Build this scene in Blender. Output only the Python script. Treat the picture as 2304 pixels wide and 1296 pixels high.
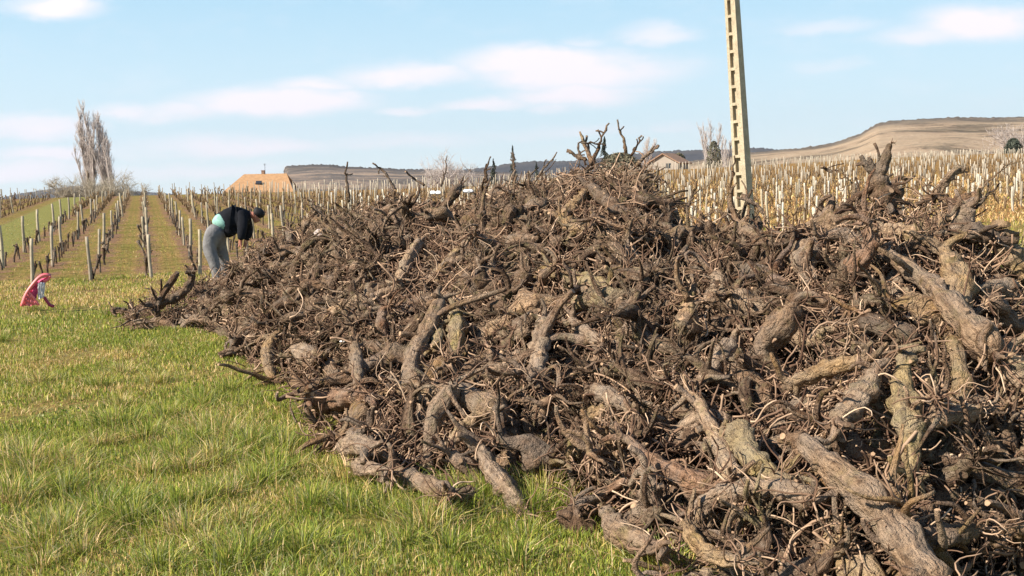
import bpy, math, random
import numpy as np
from mathutils import Vector, Matrix
R = math.radians
rng = np.random.default_rng(7)
random.seed(7)
for o in list(bpy.data.objects): bpy.data.objects.remove(o)
S = bpy.context.scene
COL = S.collection

# ------------------------------------------------------------------ camera
F = 2470.0                      # focal length in photograph pixels
EYE = 1.6
PITCH, ROLL = R(5.31), R(-1.5)
cam_d = bpy.data.cameras.new('camera'); cam = bpy.data.objects.new('camera', cam_d); COL.objects.link(cam)
cam_d.sensor_width = 36; cam_d.lens = 36 * F / 2304; cam_d.clip_start = .1; cam_d.clip_end = 40000
CM = Matrix.Rotation(math.pi/2 - PITCH, 3, 'X') @ Matrix.Rotation(ROLL, 3, 'Z')
cam.matrix_world = Matrix.Translation((0, 0, EYE)) @ CM.to_4x4()
S.camera = cam
CN = np.array(CM)

# ------------------------------------------------------------------ light
SUN_AZ, SUN_EL = R(-118), R(36)
s_dir = Vector((math.sin(SUN_AZ)*math.cos(SUN_EL), math.cos(SUN_AZ)*math.cos(SUN_EL), math.sin(SUN_EL)))
ld = bpy.data.lights.new('sun', 'SUN'); ld.energy = 5; ld.angle = R(.55); ld.color = (1, .91, .78)
sun = bpy.data.objects.new('sun', ld); COL.objects.link(sun); sun.rotation_euler = s_dir.to_track_quat('Z', 'Y').to_euler()
S.view_settings.view_transform = 'Standard'; S.view_settings.look = 'None'
S.view_settings.exposure = 1.0; S.view_settings.gamma = 1

W = bpy.data.worlds.new('World'); S.world = W; W.use_nodes = True
def build_world():
    nt = W.node_tree; N = nt.nodes; L = nt.links
    N.clear()
    out = N.new('ShaderNodeOutputWorld'); bg = N.new('ShaderNodeBackground'); bg.inputs[1].default_value = .085
    sky = N.new('ShaderNodeTexSky'); sky.sky_type = 'NISHITA'; sky.sun_disc = False
    sky.sun_elevation = SUN_EL; sky.sun_rotation = SUN_AZ; sky.air_density = 1.0; sky.dust_density = .1; sky.ozone_density = 1.0
    geo = N.new('ShaderNodeTexCoord')
    sep = N.new('ShaderNodeSeparateXYZ'); L.new(geo.outputs['Generated'], sep.inputs[0])
    def m(op, a, b=None, c=None):
        n = N.new('ShaderNodeMath'); n.operation = op
        for i, v in enumerate((a, b, c)):
            if v is None: continue
            if isinstance(v, (int, float)): n.inputs[i].default_value = v
            else: L.new(v, n.inputs[i])
        return n.outputs[0]
    ay = m('MAXIMUM', sep.outputs[1], .05)
    X = m('DIVIDE', sep.outputs[0], ay); Z = m('DIVIDE', sep.outputs[2], ay)
    comb = N.new('ShaderNodeCombineXYZ'); L.new(X, comb.inputs[0]); L.new(Z, comb.inputs[1])
    sc = N.new('ShaderNodeVectorMath'); sc.operation = 'MULTIPLY'; L.new(comb.outputs[0], sc.inputs[0]); sc.inputs[1].default_value = (13, 34, 1)
    nz = N.new('ShaderNodeTexNoise'); nz.inputs['Scale'].default_value = 1; nz.inputs['Detail'].default_value = 6; nz.inputs['Roughness'].default_value = .6
    L.new(sc.outputs[0], nz.inputs['Vector'])
    off = m('MULTIPLY', m('SUBTRACT', nz.outputs[0], .5), .075)
    nz2 = N.new('ShaderNodeTexNoise'); nz2.inputs['Scale'].default_value = 1; nz2.inputs['Detail'].default_value = 5
    sc2 = N.new('ShaderNodeVectorMath'); sc2.operation = 'MULTIPLY_ADD'; L.new(comb.outputs[0], sc2.inputs[0]); sc2.inputs[1].default_value = (9, 26, 1); sc2.inputs[2].default_value = (5.3, 2.1, 0)
    L.new(sc2.outputs[0], nz2.inputs['Vector'])
    # cloud banks: azimuth/elevation tangents, half widths, strength
    H0 = (648 - 418.3)
    blobs = [(120,25,110,36,1.0),(1290,172,235,54,1.0),(1180,150,160,38,1.0),(930,178,160,32,1.0),(720,200,110,20,.8),(620,240,225,36,1.0),(780,225,60,20,.7),
             (400,260,110,26,.8),(290,262,90,24,.8),(80,300,140,28,.75),(30,290,120,25,.7),(1100,245,110,18,.8),(920,255,70,14,.6),(1290,225,160,32,.9),(1230,255,60,14,.6),
             (500,340,260,30,.75),(120,355,130,24,.8),(60,395,170,26,.75),(420,395,260,22,.5),(900,330,200,18,.4),(1250,310,200,16,.35),(1480,85,95,28,.75),(1320,103,60,14,.4),(2200,62,150,50,.9),(2080,90,120,24,.6),(2240,40,90,34,.6),(1870,68,110,20,.4),(1860,155,90,14,.3),
             (1420,210,90,16,.5),(1530,290,70,12,.35),(850,320,140,14,.3)]
    acc = None
    for (px, py, rx, ry, st) in blobs:
        d = CN @ np.array([(px-1152)/F, -(py-648)/F, -1]); cx, cz = d[0]/d[1], d[2]/d[1]
        dx = m('MULTIPLY', m('SUBTRACT', m('ADD', X, off), cx), F/rx)
        dz = m('MULTIPLY', m('SUBTRACT', m('MULTIPLY_ADD', off, .35, Z), cz + .003), F/ry)
        # flat-bottomed: squash below the centre
        dzb = m('MULTIPLY', dz, m('MULTIPLY_ADD', m('LESS_THAN', dz, 0), .25, 1))
        q = m('SQRT', m('ADD', m('MULTIPLY', dx, dx), m('MULTIPLY', dzb, dzb)))
        n = N.new('ShaderNodeMapRange'); n.interpolation_type = 'SMOOTHSTEP'; L.new(q, n.inputs[0])
        n.inputs[1].default_value = 1.45; n.inputs[2].default_value = .15; n.inputs[3].default_value = 0; n.inputs[4].default_value = st
        acc = n.outputs[0] if acc is None else m('MAXIMUM', acc, n.outputs[0])
    mod = m('MULTIPLY_ADD', nz2.outputs[0], 2.2, .05)
    cov = m('MINIMUM', m('MULTIPLY', acc, mod), 1.0)
    # faint cloud everywhere else in the sky
    n3 = N.new('ShaderNodeMapRange'); L.new(nz.outputs[0], n3.inputs[0]); n3.inputs[1].default_value = .5; n3.inputs[2].default_value = .85; n3.inputs[4].default_value = .22
    cov = m('MAXIMUM', cov, n3.outputs[0])
    mix = N.new('ShaderNodeMixRGB'); L.new(cov, mix.inputs[0]); mix.inputs[2].default_value = (6.6, 6.2, 6.5, 1)
    gr = N.new('ShaderNodeValToRGB'); e = gr.color_ramp.elements; e.new(.5); e.new(.5); e.new(.5)
    for i, (p_, c_) in enumerate(((0, (.70,.83,.90)), (.10, (.56,.76,.88)), (.2, (.37,.65,.84)), (.42, (.13,.29,.54)), (1, (.035,.10,.27)))): e[i].position = p_; e[i].color = (*c_, 1)
    L.new(sep.outputs[2], gr.inputs[0])
    gs = N.new('ShaderNodeVectorMath'); gs.operation = 'SCALE'; L.new(gr.outputs[0], gs.inputs[0]); gs.inputs['Scale'].default_value = 6.9
    mk = N.new('ShaderNodeMixRGB'); mk.inputs[0].default_value = .85; L.new(sky.outputs[0], mk.inputs[1]); L.new(gs.outputs[0], mk.inputs[2]); L.new(mk.outputs[0], mix.inputs[1])
    L.new(mix.outputs[0], bg.inputs[0]); L.new(bg.outputs[0], out.inputs[0])
build_world()

# ------------------------------------------------------------------ helpers
def ray(px, py):
    px = np.asarray(px, float); py = np.asarray(py, float)
    d = np.stack([(px-1152)/F, -(py-648)/F, -np.ones_like(px)], -1) @ CN.T
    return d
def project(P):
    q = (np.asarray(P) - np.array([0, 0, EYE])) @ CN
    return 1152 - q[..., 0]/q[..., 2]*F, 648 + q[..., 1]/q[..., 2]*F, -q[..., 2]
def at(px, py, r):                              # point at horizontal distance r along the pixel's ray
    d = ray(px, py); k = np.asarray(r)/np.hypot(d[..., 0], d[..., 1])
    return d*k[..., None] + np.array([0, 0, EYE])
def sm(a, b, x):
    t = np.clip((x-a)/(b-a), 0, 1); return t*t*(3-2*t)

_ph = rng.uniform(0, 6.28, (12, 2)); _dr = rng.uniform(0, 6.28, 12)
def wob(x, y, f):                               # cheap smooth noise about -1..1
    s = 0
    for i in range(6):
        k = f*(1+.55*i); c, n = math.cos(_dr[i]), math.sin(_dr[i])
        s = s + np.sin((x*c+y*n)*k + _ph[i, 0])*np.sin((-x*n+y*c)*k*.9 + _ph[i, 1])/(1+.5*i)
    return s/1.8

D0 = ray(324, 440); A0 = math.atan2(D0[0], D0[1])   # direction of the vine rows
RD = np.array([math.sin(A0), math.cos(A0)]); RP = np.array([math.cos(A0), -math.sin(A0)])
def uv(x, y): return x*RP[0]+y*RP[1], x*RD[0]+y*RD[1]
def xy(u, v): return u*RP[0]+v*RD[0], u*RP[1]+v*RD[1]
def sp(x, w=2.0): return w*np.log1p(np.exp(np.clip(x/w, -30, 30))) + np.where(x/w > 30, x-30*w, 0)
def terr(x, y):
    x = np.asarray(x, float); y = np.asarray(y, float)
    r = np.hypot(x, y)+1e-6; az = np.degrees(np.arctan2(x, y))
    rc = 82 + 38*sm(-1, 6, az) + 50*sm(8, 24, az)
    rc = np.where(az > 60, 120, rc)
    k = np.minimum(1, rc/r)
    u, v = uv(x*k, y*k)
    h = .028*sp(v-24) + .015*sp(u-15)
    over = np.maximum(r-rc, 0)
    h = h - np.minimum(.03*over*over/(over+15), h+5)
    h = h + .02*wob(x, y, 1.3)*np.exp(-r/40)
    return h

# ---- the heap as a mound: foot, crest distance and crest height for each bearing
FOOT = [(285,700),(340,715),(430,742),(500,760),(540,800),(570,855),(620,868),(690,880),(735,925),(700,975),(715,1040),(700,1085),(800,1095),(940,1112),(1010,1118),(1180,1135),(1260,1135),(1350,1150),(1385,1215),(1440,1262),(1560,1320),(1700,1370),(1900,1390),(2100,1370),(2304,1330),(2500,1300)]
CREST = [(285,700,14.2),(330,678,14.4),(400,650,14.6),(450,630,15),(500,612,15.2),(540,578,15.2),(600,538,15),(650,516,14.6),(700,496,14),(750,479,13.6),(800,467,13.2),(850,452,12.8),(900,445,12.5),(950,446,12.2),(1000,450,12),(1050,448,11.8),(1100,432,11.5),(1150,412,11.3),(1200,406,11.1),(1250,396,11),(1275,382,11),(1300,368,11),(1350,362,11),(1400,364,10.8),(1450,388,10.4),(1480,435,10),(1520,492,9.6),(1560,515,9.2),(1610,515,8.8),(1650,505,8.6),(1700,512,8.4),(1750,510,8.2),(1800,500,8),(1850,478,7.8),(1900,445,7.6),(1950,425,7.5),(2000,435,7.4),(2050,465,7.3),(2100,450,7.2),(2150,455,7),(2200,495,6.9),(2230,535,6.8),(2260,556,6.7),(2304,605,6.6),(2400,700,6.4),(2500,800,6.2)]
def _tables():
    fa, fr = [], []
    for px, py in FOOT:
        d = ray(px, py); t = -EYE/d[2]; fa.append(math.atan2(d[0], d[1])); fr.append(math.hypot(d[0], d[1])*t)
    o = np.argsort(fa); fa = np.array(fa)[o]; fr = np.array(fr)[o]
    ca, cr, cz = [], [], []
    for px, py, r in CREST:
        p = at(px, py, r); ca.append(math.atan2(p[0], p[1])); cr.append(r); cz.append(max(p[2]-.09, 0))
    return fa, fr, np.array(ca), np.array(cr), np.array(cz)
FA, FR, CA, CR, CZ = _tables()
AL, AR = CA[0], CA[-1]
def foot_r(az): return np.interp(az, FA, FR)
def mound(x, y):
    az = np.arctan2(x, y); r = np.hypot(x, y)
    r0 = foot_r(az); r1 = np.interp(az, CA, CR); z1 = np.interp(az, CA, CZ)
    z1 = z1*sm(AL-.012, AL+.01, az)*(1-sm(AR-.02, AR+.1, az))
    r0 = np.minimum(r0, r1-.8)
    t = (r-r0)/(r1-r0)
    front = 1-(1-np.clip(t, 0, 1))**1.45
    back = 1-np.clip((r-r1)/2.6, 0, 1)**1.6
    return np.where(t < 1, front, back)*z1
def hit(px, py):
    """horizontal distance and point where a pixel's ray first meets the mound (nan if none)"""
    d = ray(px, py).reshape(-1, 3); h = np.hypot(d[:, 0], d[:, 1])
    rr = np.arange(3.6, 18, .03)
    P = d[:, None, :]/h[:, None, None]*rr[None, :, None]
    z = P[..., 2]+EYE
    m = mound(P[..., 0], P[..., 1])
    ok = (m > .015) & (z <= m)
    idx = ok.argmax(1); r = np.where(ok.any(1), rr[idx], np.nan)
    return r

# ---- mesh assembling
class MB:
    def __init__(s): s.v=[]; s.q=[]; s.t=[]; s.qm=[]; s.tm=[]; s.b=[]; s.c=[]; s.n=0
    def add(s, v, q=None, t=None, qm=0, tm=0, bark=None, tint=None):
        v = np.asarray(v, float).reshape(-1, 3)
        if q is not None and len(q): q=np.asarray(q); s.q.append(q+s.n); s.qm.append(np.full(len(q), qm) if np.isscalar(qm) else qm)
        if t is not None and len(t): t=np.asarray(t); s.t.append(t+s.n); s.tm.append(np.full(len(t), tm) if np.isscalar(tm) else tm)
        s.v.append(v); s.b.append(bark if bark is not None else v.copy()); s.c.append(np.full(len(v), .5) if tint is None else (np.full(len(v), tint) if np.isscalar(tint) else tint))
        s.n += len(v)
    def mesh(s, name, mats, smooth=True, col=None):
        v = np.concatenate(s.v); q = np.concatenate(s.q) if s.q else np.zeros((0,4),int); t = np.concatenate(s.t) if s.t else np.zeros((0,3),int)
        me = bpy.data.meshes.new(name)
        me.vertices.add(len(v)); me.vertices.foreach_set('co', v.astype(np.float32).ravel())
        lo = np.concatenate([q.ravel(), t.ravel()]).astype(np.int32)
        me.loops.add(len(lo)); me.loops.foreach_set('vertex_index', lo)
        me.polygons.add(len(q)+len(t))
        st = np.concatenate([np.arange(len(q))*4, len(q)*4+np.arange(len(t))*3]).astype(np.int32)
        me.polygons.foreach_set('loop_start', st)
        mi = np.concatenate([*(s.qm or [np.zeros(0)]), *(s.tm or [np.zeros(0)])]).astype(np.int32)
        me.polygons.foreach_set('material_index', mi)
        me.polygons.foreach_set('use_smooth', np.concatenate([np.full(len(q), smooth), np.full(len(t), False)]))
        a = me.attributes.new('bark', 'FLOAT_VECTOR', 'POINT'); a.data.foreach_set('vector', np.concatenate(s.b).astype(np.float32).ravel())
        a = me.attributes.new('tint', 'FLOAT', 'POINT'); a.data.foreach_set('value', np.concatenate(s.c).astype(np.float32))
        for m in mats: me.materials.append(m)
        me.update(calc_edges=True)
        return me

def tubes(mb, P, r, S_, cap=1, lump=0., tint=None, ridge=0., seed=None, mat=0):
    """K tubes at once. P (K,N,3), r (K,N); cap = material index of the end faces"""
    P = np.asarray(P, float); r = np.asarray(r, float)
    K, N = r.shape
    T = np.gradient(P, axis=1); T /= np.linalg.norm(T, axis=2, keepdims=True)+1e-9
    a = np.tile([.31, .72, .62], (K, 1)); bad = np.abs((a*T[:, 0]).sum(1)) > .9; a[bad] = (0.9, -.3, .1)
    U = np.zeros_like(P)
    n = a - (a*T[:, 0]).sum(1, keepdims=True)*T[:, 0]; n /= np.linalg.norm(n, axis=1, keepdims=True); U[:, 0] = n
    for i in range(1, N):
        n = n-(n*T[:, i]).sum(1, keepdims=True)*T[:, i]; n /= np.linalg.norm(n, axis=1, keepdims=True)+1e-9; U[:, i] = n
    V = np.cross(T, U)
    th = np.arange(S_)*2*math.pi/S_
    L = np.concatenate([np.zeros((K, 1)), np.cumsum(np.linalg.norm(np.diff(P, axis=1), axis=2), 1)], 1)
    rr = np.repeat(r[:, :, None], S_, 2)
    rs = seed or rng
    if lump or ridge:
        ph = rs.uniform(0, 6.28, (K, 8, 1, 1)); tw = rs.uniform(-6, 6, (K, 1, 1)); s = L[:, :, None]
        t_ = th[None, None, :]
        g = 1 + ridge*(np.sin(3*t_+tw*s+ph[:, 0])*.5+np.sin(5*t_+tw*1.3*s+ph[:, 1])*.35+np.sin(2*t_-tw*.7*s+ph[:, 2])*.55)
        g += lump*(np.sin(s*31+ph[:, 3]+np.sin(t_+ph[:, 4])*2.)*np.sin(t_*2+ph[:, 5]+s*7)+.7*np.sin(s*53+ph[:, 6]+2*t_)*np.cos(t_+ph[:, 7]))
        rr = rr*(g+rs.normal(0, .06, rr.shape)*(1 if lump > .05 else 0))
    vs = P[:, :, None, :] + rr[..., None]*(U[:, :, None, :]*np.cos(th)[None, None, :, None] + V[:, :, None, :]*np.sin(th)[None, None, :, None])
    base = (np.arange(K)*(N*S_))[:, None, None]; i = np.arange(N-1)[None, :, None]; j = np.arange(S_)[None, None, :]; j2 = (j+1) % S_
    q = np.stack([base+i*S_+j, base+i*S_+j2, base+(i+1)*S_+j2, base+(i+1)*S_+j], -1).reshape(-1, 4)
    jj = np.arange(1, S_-1); b0 = (np.arange(K)*(N*S_))[:, None]
    t1 = np.stack([b0+0*jj, b0+jj+1, b0+jj], -1).reshape(-1, 3); e = b0+(N-1)*S_
    t2 = np.stack([e+0*jj, e+jj, e+jj+1], -1).reshape(-1, 3)
    off = rs.uniform(0, 50, (K, 1, 1))
    if cap == 1:
        pick = (rs.uniform(0, 1, K) < .6).astype(int); cap = np.repeat(np.tile(pick, 2).reshape(2, K), S_-2, axis=1).ravel()
        if mat == 3: cap = np.where(cap == 1, 1, 3)
    bark = np.stack([np.broadcast_to(np.cos(th)[None, None]*rr*30 + off, rr.shape), np.broadcast_to(np.sin(th)[None, None]*rr*30, rr.shape), np.broadcast_to(L[:, :, None]*5, rr.shape)], -1)
    tn = rs.uniform(0, 1, (K, 1, 1)) if tint is None else (np.asarray(tint).reshape(-1, 1, 1) if not np.isscalar(tint) else np.full((1, 1, 1), tint))
    tn = np.broadcast_to(tn, rr.shape).reshape(-1)
    mb.add(vs.reshape(-1, 3), q, np.concatenate([t1, t2]), qm=mat, tm=cap, bark=bark.reshape(-1, 3), tint=tn)

def walk(K, N, start, dirs, length, bend, grav=0., rs=None):
    """K wandering paths"""
    rs = rs or rng
    start = np.broadcast_to(start, (K, 3)); d = np.array(np.broadcast_to(dirs, (K, 3)), float); d /= np.linalg.norm(d, axis=1, keepdims=True)+1e-9
    st = (np.broadcast_to(length, (K,))/(N-1))[:, None]
    P = np.zeros((K, N, 3)); P[:, 0] = start
    turn = rs.normal(0, 1, (K, 3))
    for i in range(1, N):
        turn = .65*turn + .75*rs.normal(0, 1, (K, 3))
        d = d + bend*turn + np.array([0, 0, grav]); d /= np.linalg.norm(d, axis=1, keepdims=True)
        P[:, i] = P[:, i-1]+d*st
    return P

def obj(name, me, parent=None, loc=None):
    o = bpy.data.objects.new(name, me); COL.objects.link(o)
    if parent: o.parent = parent
    if loc is not None: o.location = loc
    return o
def tag(o, label=None, cat=None, group=None, kind=None):
    if label: o['label'] = label
    if cat: o['category'] = cat
    if group: o['group'] = group
    if kind: o['kind'] = kind
    return o
def box(mb, c, s, rot=None, mat=0, tint=None):
    v = np.array([[x, y, z] for z in (-.5, .5) for y in (-.5, .5) for x in (-.5, .5)])*np.array(s)
    if rot is not None: v = v @ np.array(rot).T
    mb.add(v+np.array(c), [[0,2,3,1],[4,5,7,6],[0,1,5,4],[2,6,7,3],[0,4,6,2],[1,3,7,5]], qm=mat, tint=tint)

# ------------------------------------------------------------------ materials
class NT:
    def __init__(s, name, rough=.9, spec=.2):
        s.m = bpy.data.materials.new(name); s.m.use_nodes = True; s.nt = s.m.node_tree; s.N = s.nt.nodes; s.L = s.nt.links
        s.p = s.N['Principled BSDF']; s.p.inputs['Roughness'].default_value = rough; s.p.inputs['Specular IOR Level'].default_value = spec
    def put(s, sock, v):
        if isinstance(v, bpy.types.NodeSocket): s.L.new(v, sock)
        else: sock.default_value = v
    def noise(s, vec, scale, detail=4, rough=.6, out=0):
        n = s.N.new('ShaderNodeTexNoise'); n.inputs['Scale'].default_value = scale; n.inputs['Detail'].default_value = detail; n.inputs['Roughness'].default_value = rough
        if vec is not None: s.L.new(vec, n.inputs['Vector'])
        return n.outputs[out]
    def attr(s, name, out='Fac'):
        n = s.N.new('ShaderNodeAttribute'); n.attribute_name = name; return n.outputs[out]
    def coord(s, out='Object'):
        return s.N.new('ShaderNodeTexCoord').outputs[out]
    def pos(s): return s.N.new('ShaderNodeNewGeometry').outputs['Position']
    def vm(s, op, a, b=None):
        n = s.N.new('ShaderNodeVectorMath'); n.operation = op; s.put(n.inputs[0], a)
        if b is not None: s.put(n.inputs[1], b)
        return n.outputs['Value'] if op in ('DOT_PRODUCT', 'LENGTH') else n.outputs[0]
    def mt(s, op, a, b=None, c=None, clamp=False):
        n = s.N.new('ShaderNodeMath'); n.operation = op; n.use_clamp = clamp
        for i, v in enumerate((a, b, c)):
            if v is not None: s.put(n.inputs[i], v)
        return n.outputs[0]
    def rng(s, v, a, b, c=0., d=1.):
        n = s.N.new('ShaderNodeMapRange'); n.inputs[1].default_value = a; n.inputs[2].default_value = b; n.inputs[3].default_value = c; n.inputs[4].default_value = d
        s.L.new(v, n.inputs[0]); return n.outputs[0]
    def ramp(s, v, stops):
        n = s.N.new('ShaderNodeValToRGB'); e = n.color_ramp.elements
        while len(e) < len(stops): e.new(.5)
        for i, (p, c) in enumerate(stops): e[i].position = p; e[i].color = (*c, 1)
        s.L.new(v, n.inputs[0]); return n.outputs[0]
    def mix(s, f, a, b, mode='MIX'):
        n = s.N.new('ShaderNodeMixRGB'); n.blend_type = mode; s.put(n.inputs[0], f)
        for i, v in ((1, a), (2, b)):
            if isinstance(v, tuple): v = (*v, 1) if len(v) == 3 else v
            s.put(n.inputs[i], v)
        return n.outputs[0]
    def bump(s, h, dist=.01, strength=1.):
        n = s.N.new('ShaderNodeBump'); n.inputs['Distance'].default_value = dist; n.inputs['Strength'].default_value = strength
        s.L.new(h, n.inputs['Height']); s.L.new(n.outputs[0], s.p.inputs['Normal'])
    def base(s, c): s.put(s.p.inputs['Base Color'], (*c, 1) if isinstance(c, tuple) else c); return s.m
def plain(name, c, rough=.8, spec=.25, var=.12, scale=6):
    t = NT(name, rough, spec); n = t.noise(t.coord(), scale)
    f = t.rng(n, .3, .7, 1-var, 1+var); h = t.N.new('ShaderNodeVectorMath'); h.operation = 'SCALE'; h.inputs[0].default_value = c; t.L.new(f, h.inputs['Scale'])
    return t.base(h.outputs[0])

def bark_material(name, use_obj=True, dark=1.):
    t = NT(name, .92, .15)
    b = t.attr('bark', 'Vector'); ti = t.attr('tint')
    n1 = t.noise(b, 1.3, 5, .65); n2 = t.noise(b, .32, 3, .6); n3 = t.noise(t.pos(), 9, 4, .65)
    col = t.ramp(ti, [(0, (.15,.094,.062)), (.35, (.28,.186,.122)), (.7, (.40,.28,.188)), (1, (.50,.38,.265))])
    col = t.mix(t.rng(n1, .38, .62), col, t.mix(1, col, (.42,.38,.36), 'MULTIPLY'))
    col = t.mix(t.rng(n2, .5, .68, 0, .6), col, (.32,.25,.165))
    col = t.mix(t.rng(n3, .54, .68, 0, .6), col, (.19,.165,.07))
    col = t.mix(t.rng(n3, .42, .3, 0, .4), col, (.34,.28,.22))
    n5 = t.noise(t.pos(), 34, 4, .7); n6 = t.noise(b, .9, 3, .7)
    col = t.mix(t.rng(n5, .53, .63, 0, .65), col, t.mix(1, col, (.33,.28,.26), 'MULTIPLY')); col = t.mix(t.rng(n6, .56, .68, 0, .6), col, (.42,.32,.24))
    if use_obj:
        oi = t.N.new('ShaderNodeObjectInfo'); col = t.mix(1, col, oi.outputs['Color'], 'MULTIPLY'); col = t.mix(t.rng(t.noise(t.pos(), 5, 3), .42, .62, 0, .35), col, (.36,.31,.26))
    t.bump(t.mt('ADD', t.mt('ADD', n1, t.mt('MULTIPLY', t.noise(b, .8, 2), 1.2)), t.mt('MULTIPLY', n5, 1.6)), .04, 1.)
    return t.base(col)
BARK = bark_material('bark'); BARKF = bark_material('bark_heap', False)
CUT = plain('cut_wood', (.34,.225,.14), .85, .1, .3, 30)
def twig_mat():
    t = NT('root_bark', .95, .1); ti = t.attr('tint'); n = t.noise(t.attr('bark', 'Vector'), 1.2, 3)
    col = t.ramp(ti, [(0, (.11,.065,.045)), (.4, (.245,.155,.103)), (.75, (.40,.27,.18)), (1, (.62,.45,.31))])
    col = t.mix(t.rng(n, .4, .65), col, t.mix(1, col, (.5,.46,.44), 'MULTIPLY'))
    return t.base(col)
TWIG = twig_mat()
def gap_shade_mat():
    t = NT('gap_shade_core', 1, 0); n = t.noise(t.pos(), 30, 5, .7)
    t.bump(n, .05); return t.base(t.ramp(n, [(.35, (.02,.014,.01)), (.7, (.07,.048,.032))]))  # near-black colour stands in for shade deep between the stumps
GAP_SHADE = gap_shade_mat()

def ground_mat():
    t = NT('ground', 1, .05); p = t.pos()
    u = t.vm('DOT_PRODUCT', p, (float(RP[0]), float(RP[1]), 0)); v = t.vm('DOT_PRODUCT', p, (float(RD[0]), float(RD[1]), 0))
    big = t.noise(p, .35, 4); mid = t.noise(p, 2.2, 5, .7); fine = t.noise(p, 14, 5, .75)
    grass = t.ramp(fine, [(.32, (.07,.065,.02)), (.5, (.18,.175,.045)), (.68, (.30,.26,.09))])
    straw = t.ramp(fine, [(.32, (.11,.066,.025)), (.5, (.27,.175,.06)), (.68, (.42,.29,.12))])
    soil = t.ramp(fine, [(.3, (.11,.062,.038)), (.55, (.25,.145,.085)), (.72, (.40,.26,.17))])
    meadow = t.mix(t.rng(t.mt('ADD', t.mt('MULTIPLY', big, .6), t.mt('MULTIPLY', mid, .5)), .52, .66), grass, straw)
    meadow = t.mix(t.rng(v, 15, 21, 0, .6), meadow, straw)
    ur = t.mt('ADD', u, t.rng(mid, 0, 1, -.09, .09))
    fr = t.mt('ABSOLUTE', t.mt('SUBTRACT', t.mt('FRACT', t.mt('ADD', ur, .5)), .5))      # 0 on a row
    inter = t.mix(t.rng(t.mt('ADD', fr, t.rng(mid, .3, .7, -.14, .14)), .17, .32), soil, straw)
    patch = t.mt('MULTIPLY', t.rng(t.noise(t.vm('MULTIPLY', p, (1., 1., 1.)), .8, 5, .7), .46, .6, 0, .8), 1)
    inter = t.mix(patch, inter, t.mix(1, grass, (.95,.85,.7), 'MULTIPLY'))
    wheel = t.mt('ABSOLUTE', t.mt('SUBTRACT', fr, .4))
    vine = t.mix(t.rng(wheel, .09, .02, 0, .35), inter, t.mix(1, grass, (.9,.9,.8), 'MULTIPLY'))
    # far right field: tan grass between the young vines
    vine = t.mix(t.rng(u, 6, 14, 0, .65), vine, t.mix(1, straw, (1.05,.88,.85), 'MULTIPLY'))
    edge = t.mt('ADD', v, t.mt('MULTIPLY', u, -.24)); edge = t.mt('ADD', edge, t.rng(big, .3, .7, -1.2, 1.2))
    col = t.mix(t.rng(edge, 19.6, 21.6), meadow, vine)
    strip = t.mt('MULTIPLY', t.rng(ur, -5.35, -5.1), t.rng(ur, -3.3, -3.55))
    col = t.mix(strip, col, t.ramp(fine, [(.3, (.12,.12,.03)), (.7, (.30,.275,.09))]))
    far = t.rng(v, 250, 500); col = t.mix(far, col, (.2,.17,.12))
    t.bump(t.mt('ADD', fine, mid), .06, .8)
    return t.base(col)
GROUND = ground_mat()

# ------------------------------------------------------------------ ground sheet
def build_ground():
    azs = np.concatenate([np.linspace(-180, -36, 40)[:-1], np.linspace(-36, 36, 300), np.linspace(36, 180, 40)[1:]])
    rs = np.concatenate([[.02], np.geomspace(.5, 9000, 230)])
    A, RR = np.meshgrid(np.radians(azs), rs); x = RR*np.sin(A); y = RR*np.cos(A)
    z = terr(x, y)
    n, m = A.shape
    i = np.arange(n-1)[:, None]; j = np.arange(m-1)[None]
    q = np.stack([i*m+j, i*m+j+1, (i+1)*m+j+1, (i+1)*m+j], -1).reshape(-1, 4)[:, ::-1]
    mb = MB(); mb.add(np.stack([x, y, z], -1), q)
    o = obj('ground', mb.mesh('ground', [GROUND])); tag(o, kind='structure')
build_ground()

# ------------------------------------------------------------------ hills
def hill_mat(name, cols, scale, band=None, patch=None):
    t = NT(name, 1, 0); p = t.coord()
    q = t.vm('MULTIPLY', p, (1., 1., 3.5))
    q = t.vm('ADD', q, t.vm('MULTIPLY', t.noise(p, scale*1.5, 3, .5, 1), (150., 150., 300.)))
    n = t.noise(q, scale, 6, .62); n2 = t.noise(q, scale*7, 4, .7); n3 = t.noise(q, scale*28, 3, .7)
    c = t.ramp(t.mt('ADD', t.mt('MULTIPLY', n, .75), t.mt('MULTIPLY', n2, .25)), cols)
    c = t.mix(1, c, t.ramp(n3, [(.3, (.7,.7,.72)), (.7, (1.25,1.22,1.2))]), 'MULTIPLY')
    c = t.mix(t.mt('MULTIPLY', t.rng(t.attr('tint'), .74, .88), t.rng(n2, .36, .5)), c, (.075,.065,.058))
    if patch:
        v = t.N.new('ShaderNodeTexVoronoi'); v.inputs['Scale'].default_value = scale*3.5; t.L.new(q, v.inputs['Vector'])
        c = t.mix(t.rng(v.outputs['Color'], .3, .7, 0, .3), c, t.mix(1, patch, (.7,.68,.65), 'MULTIPLY'))
    return t.base(c)
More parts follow.
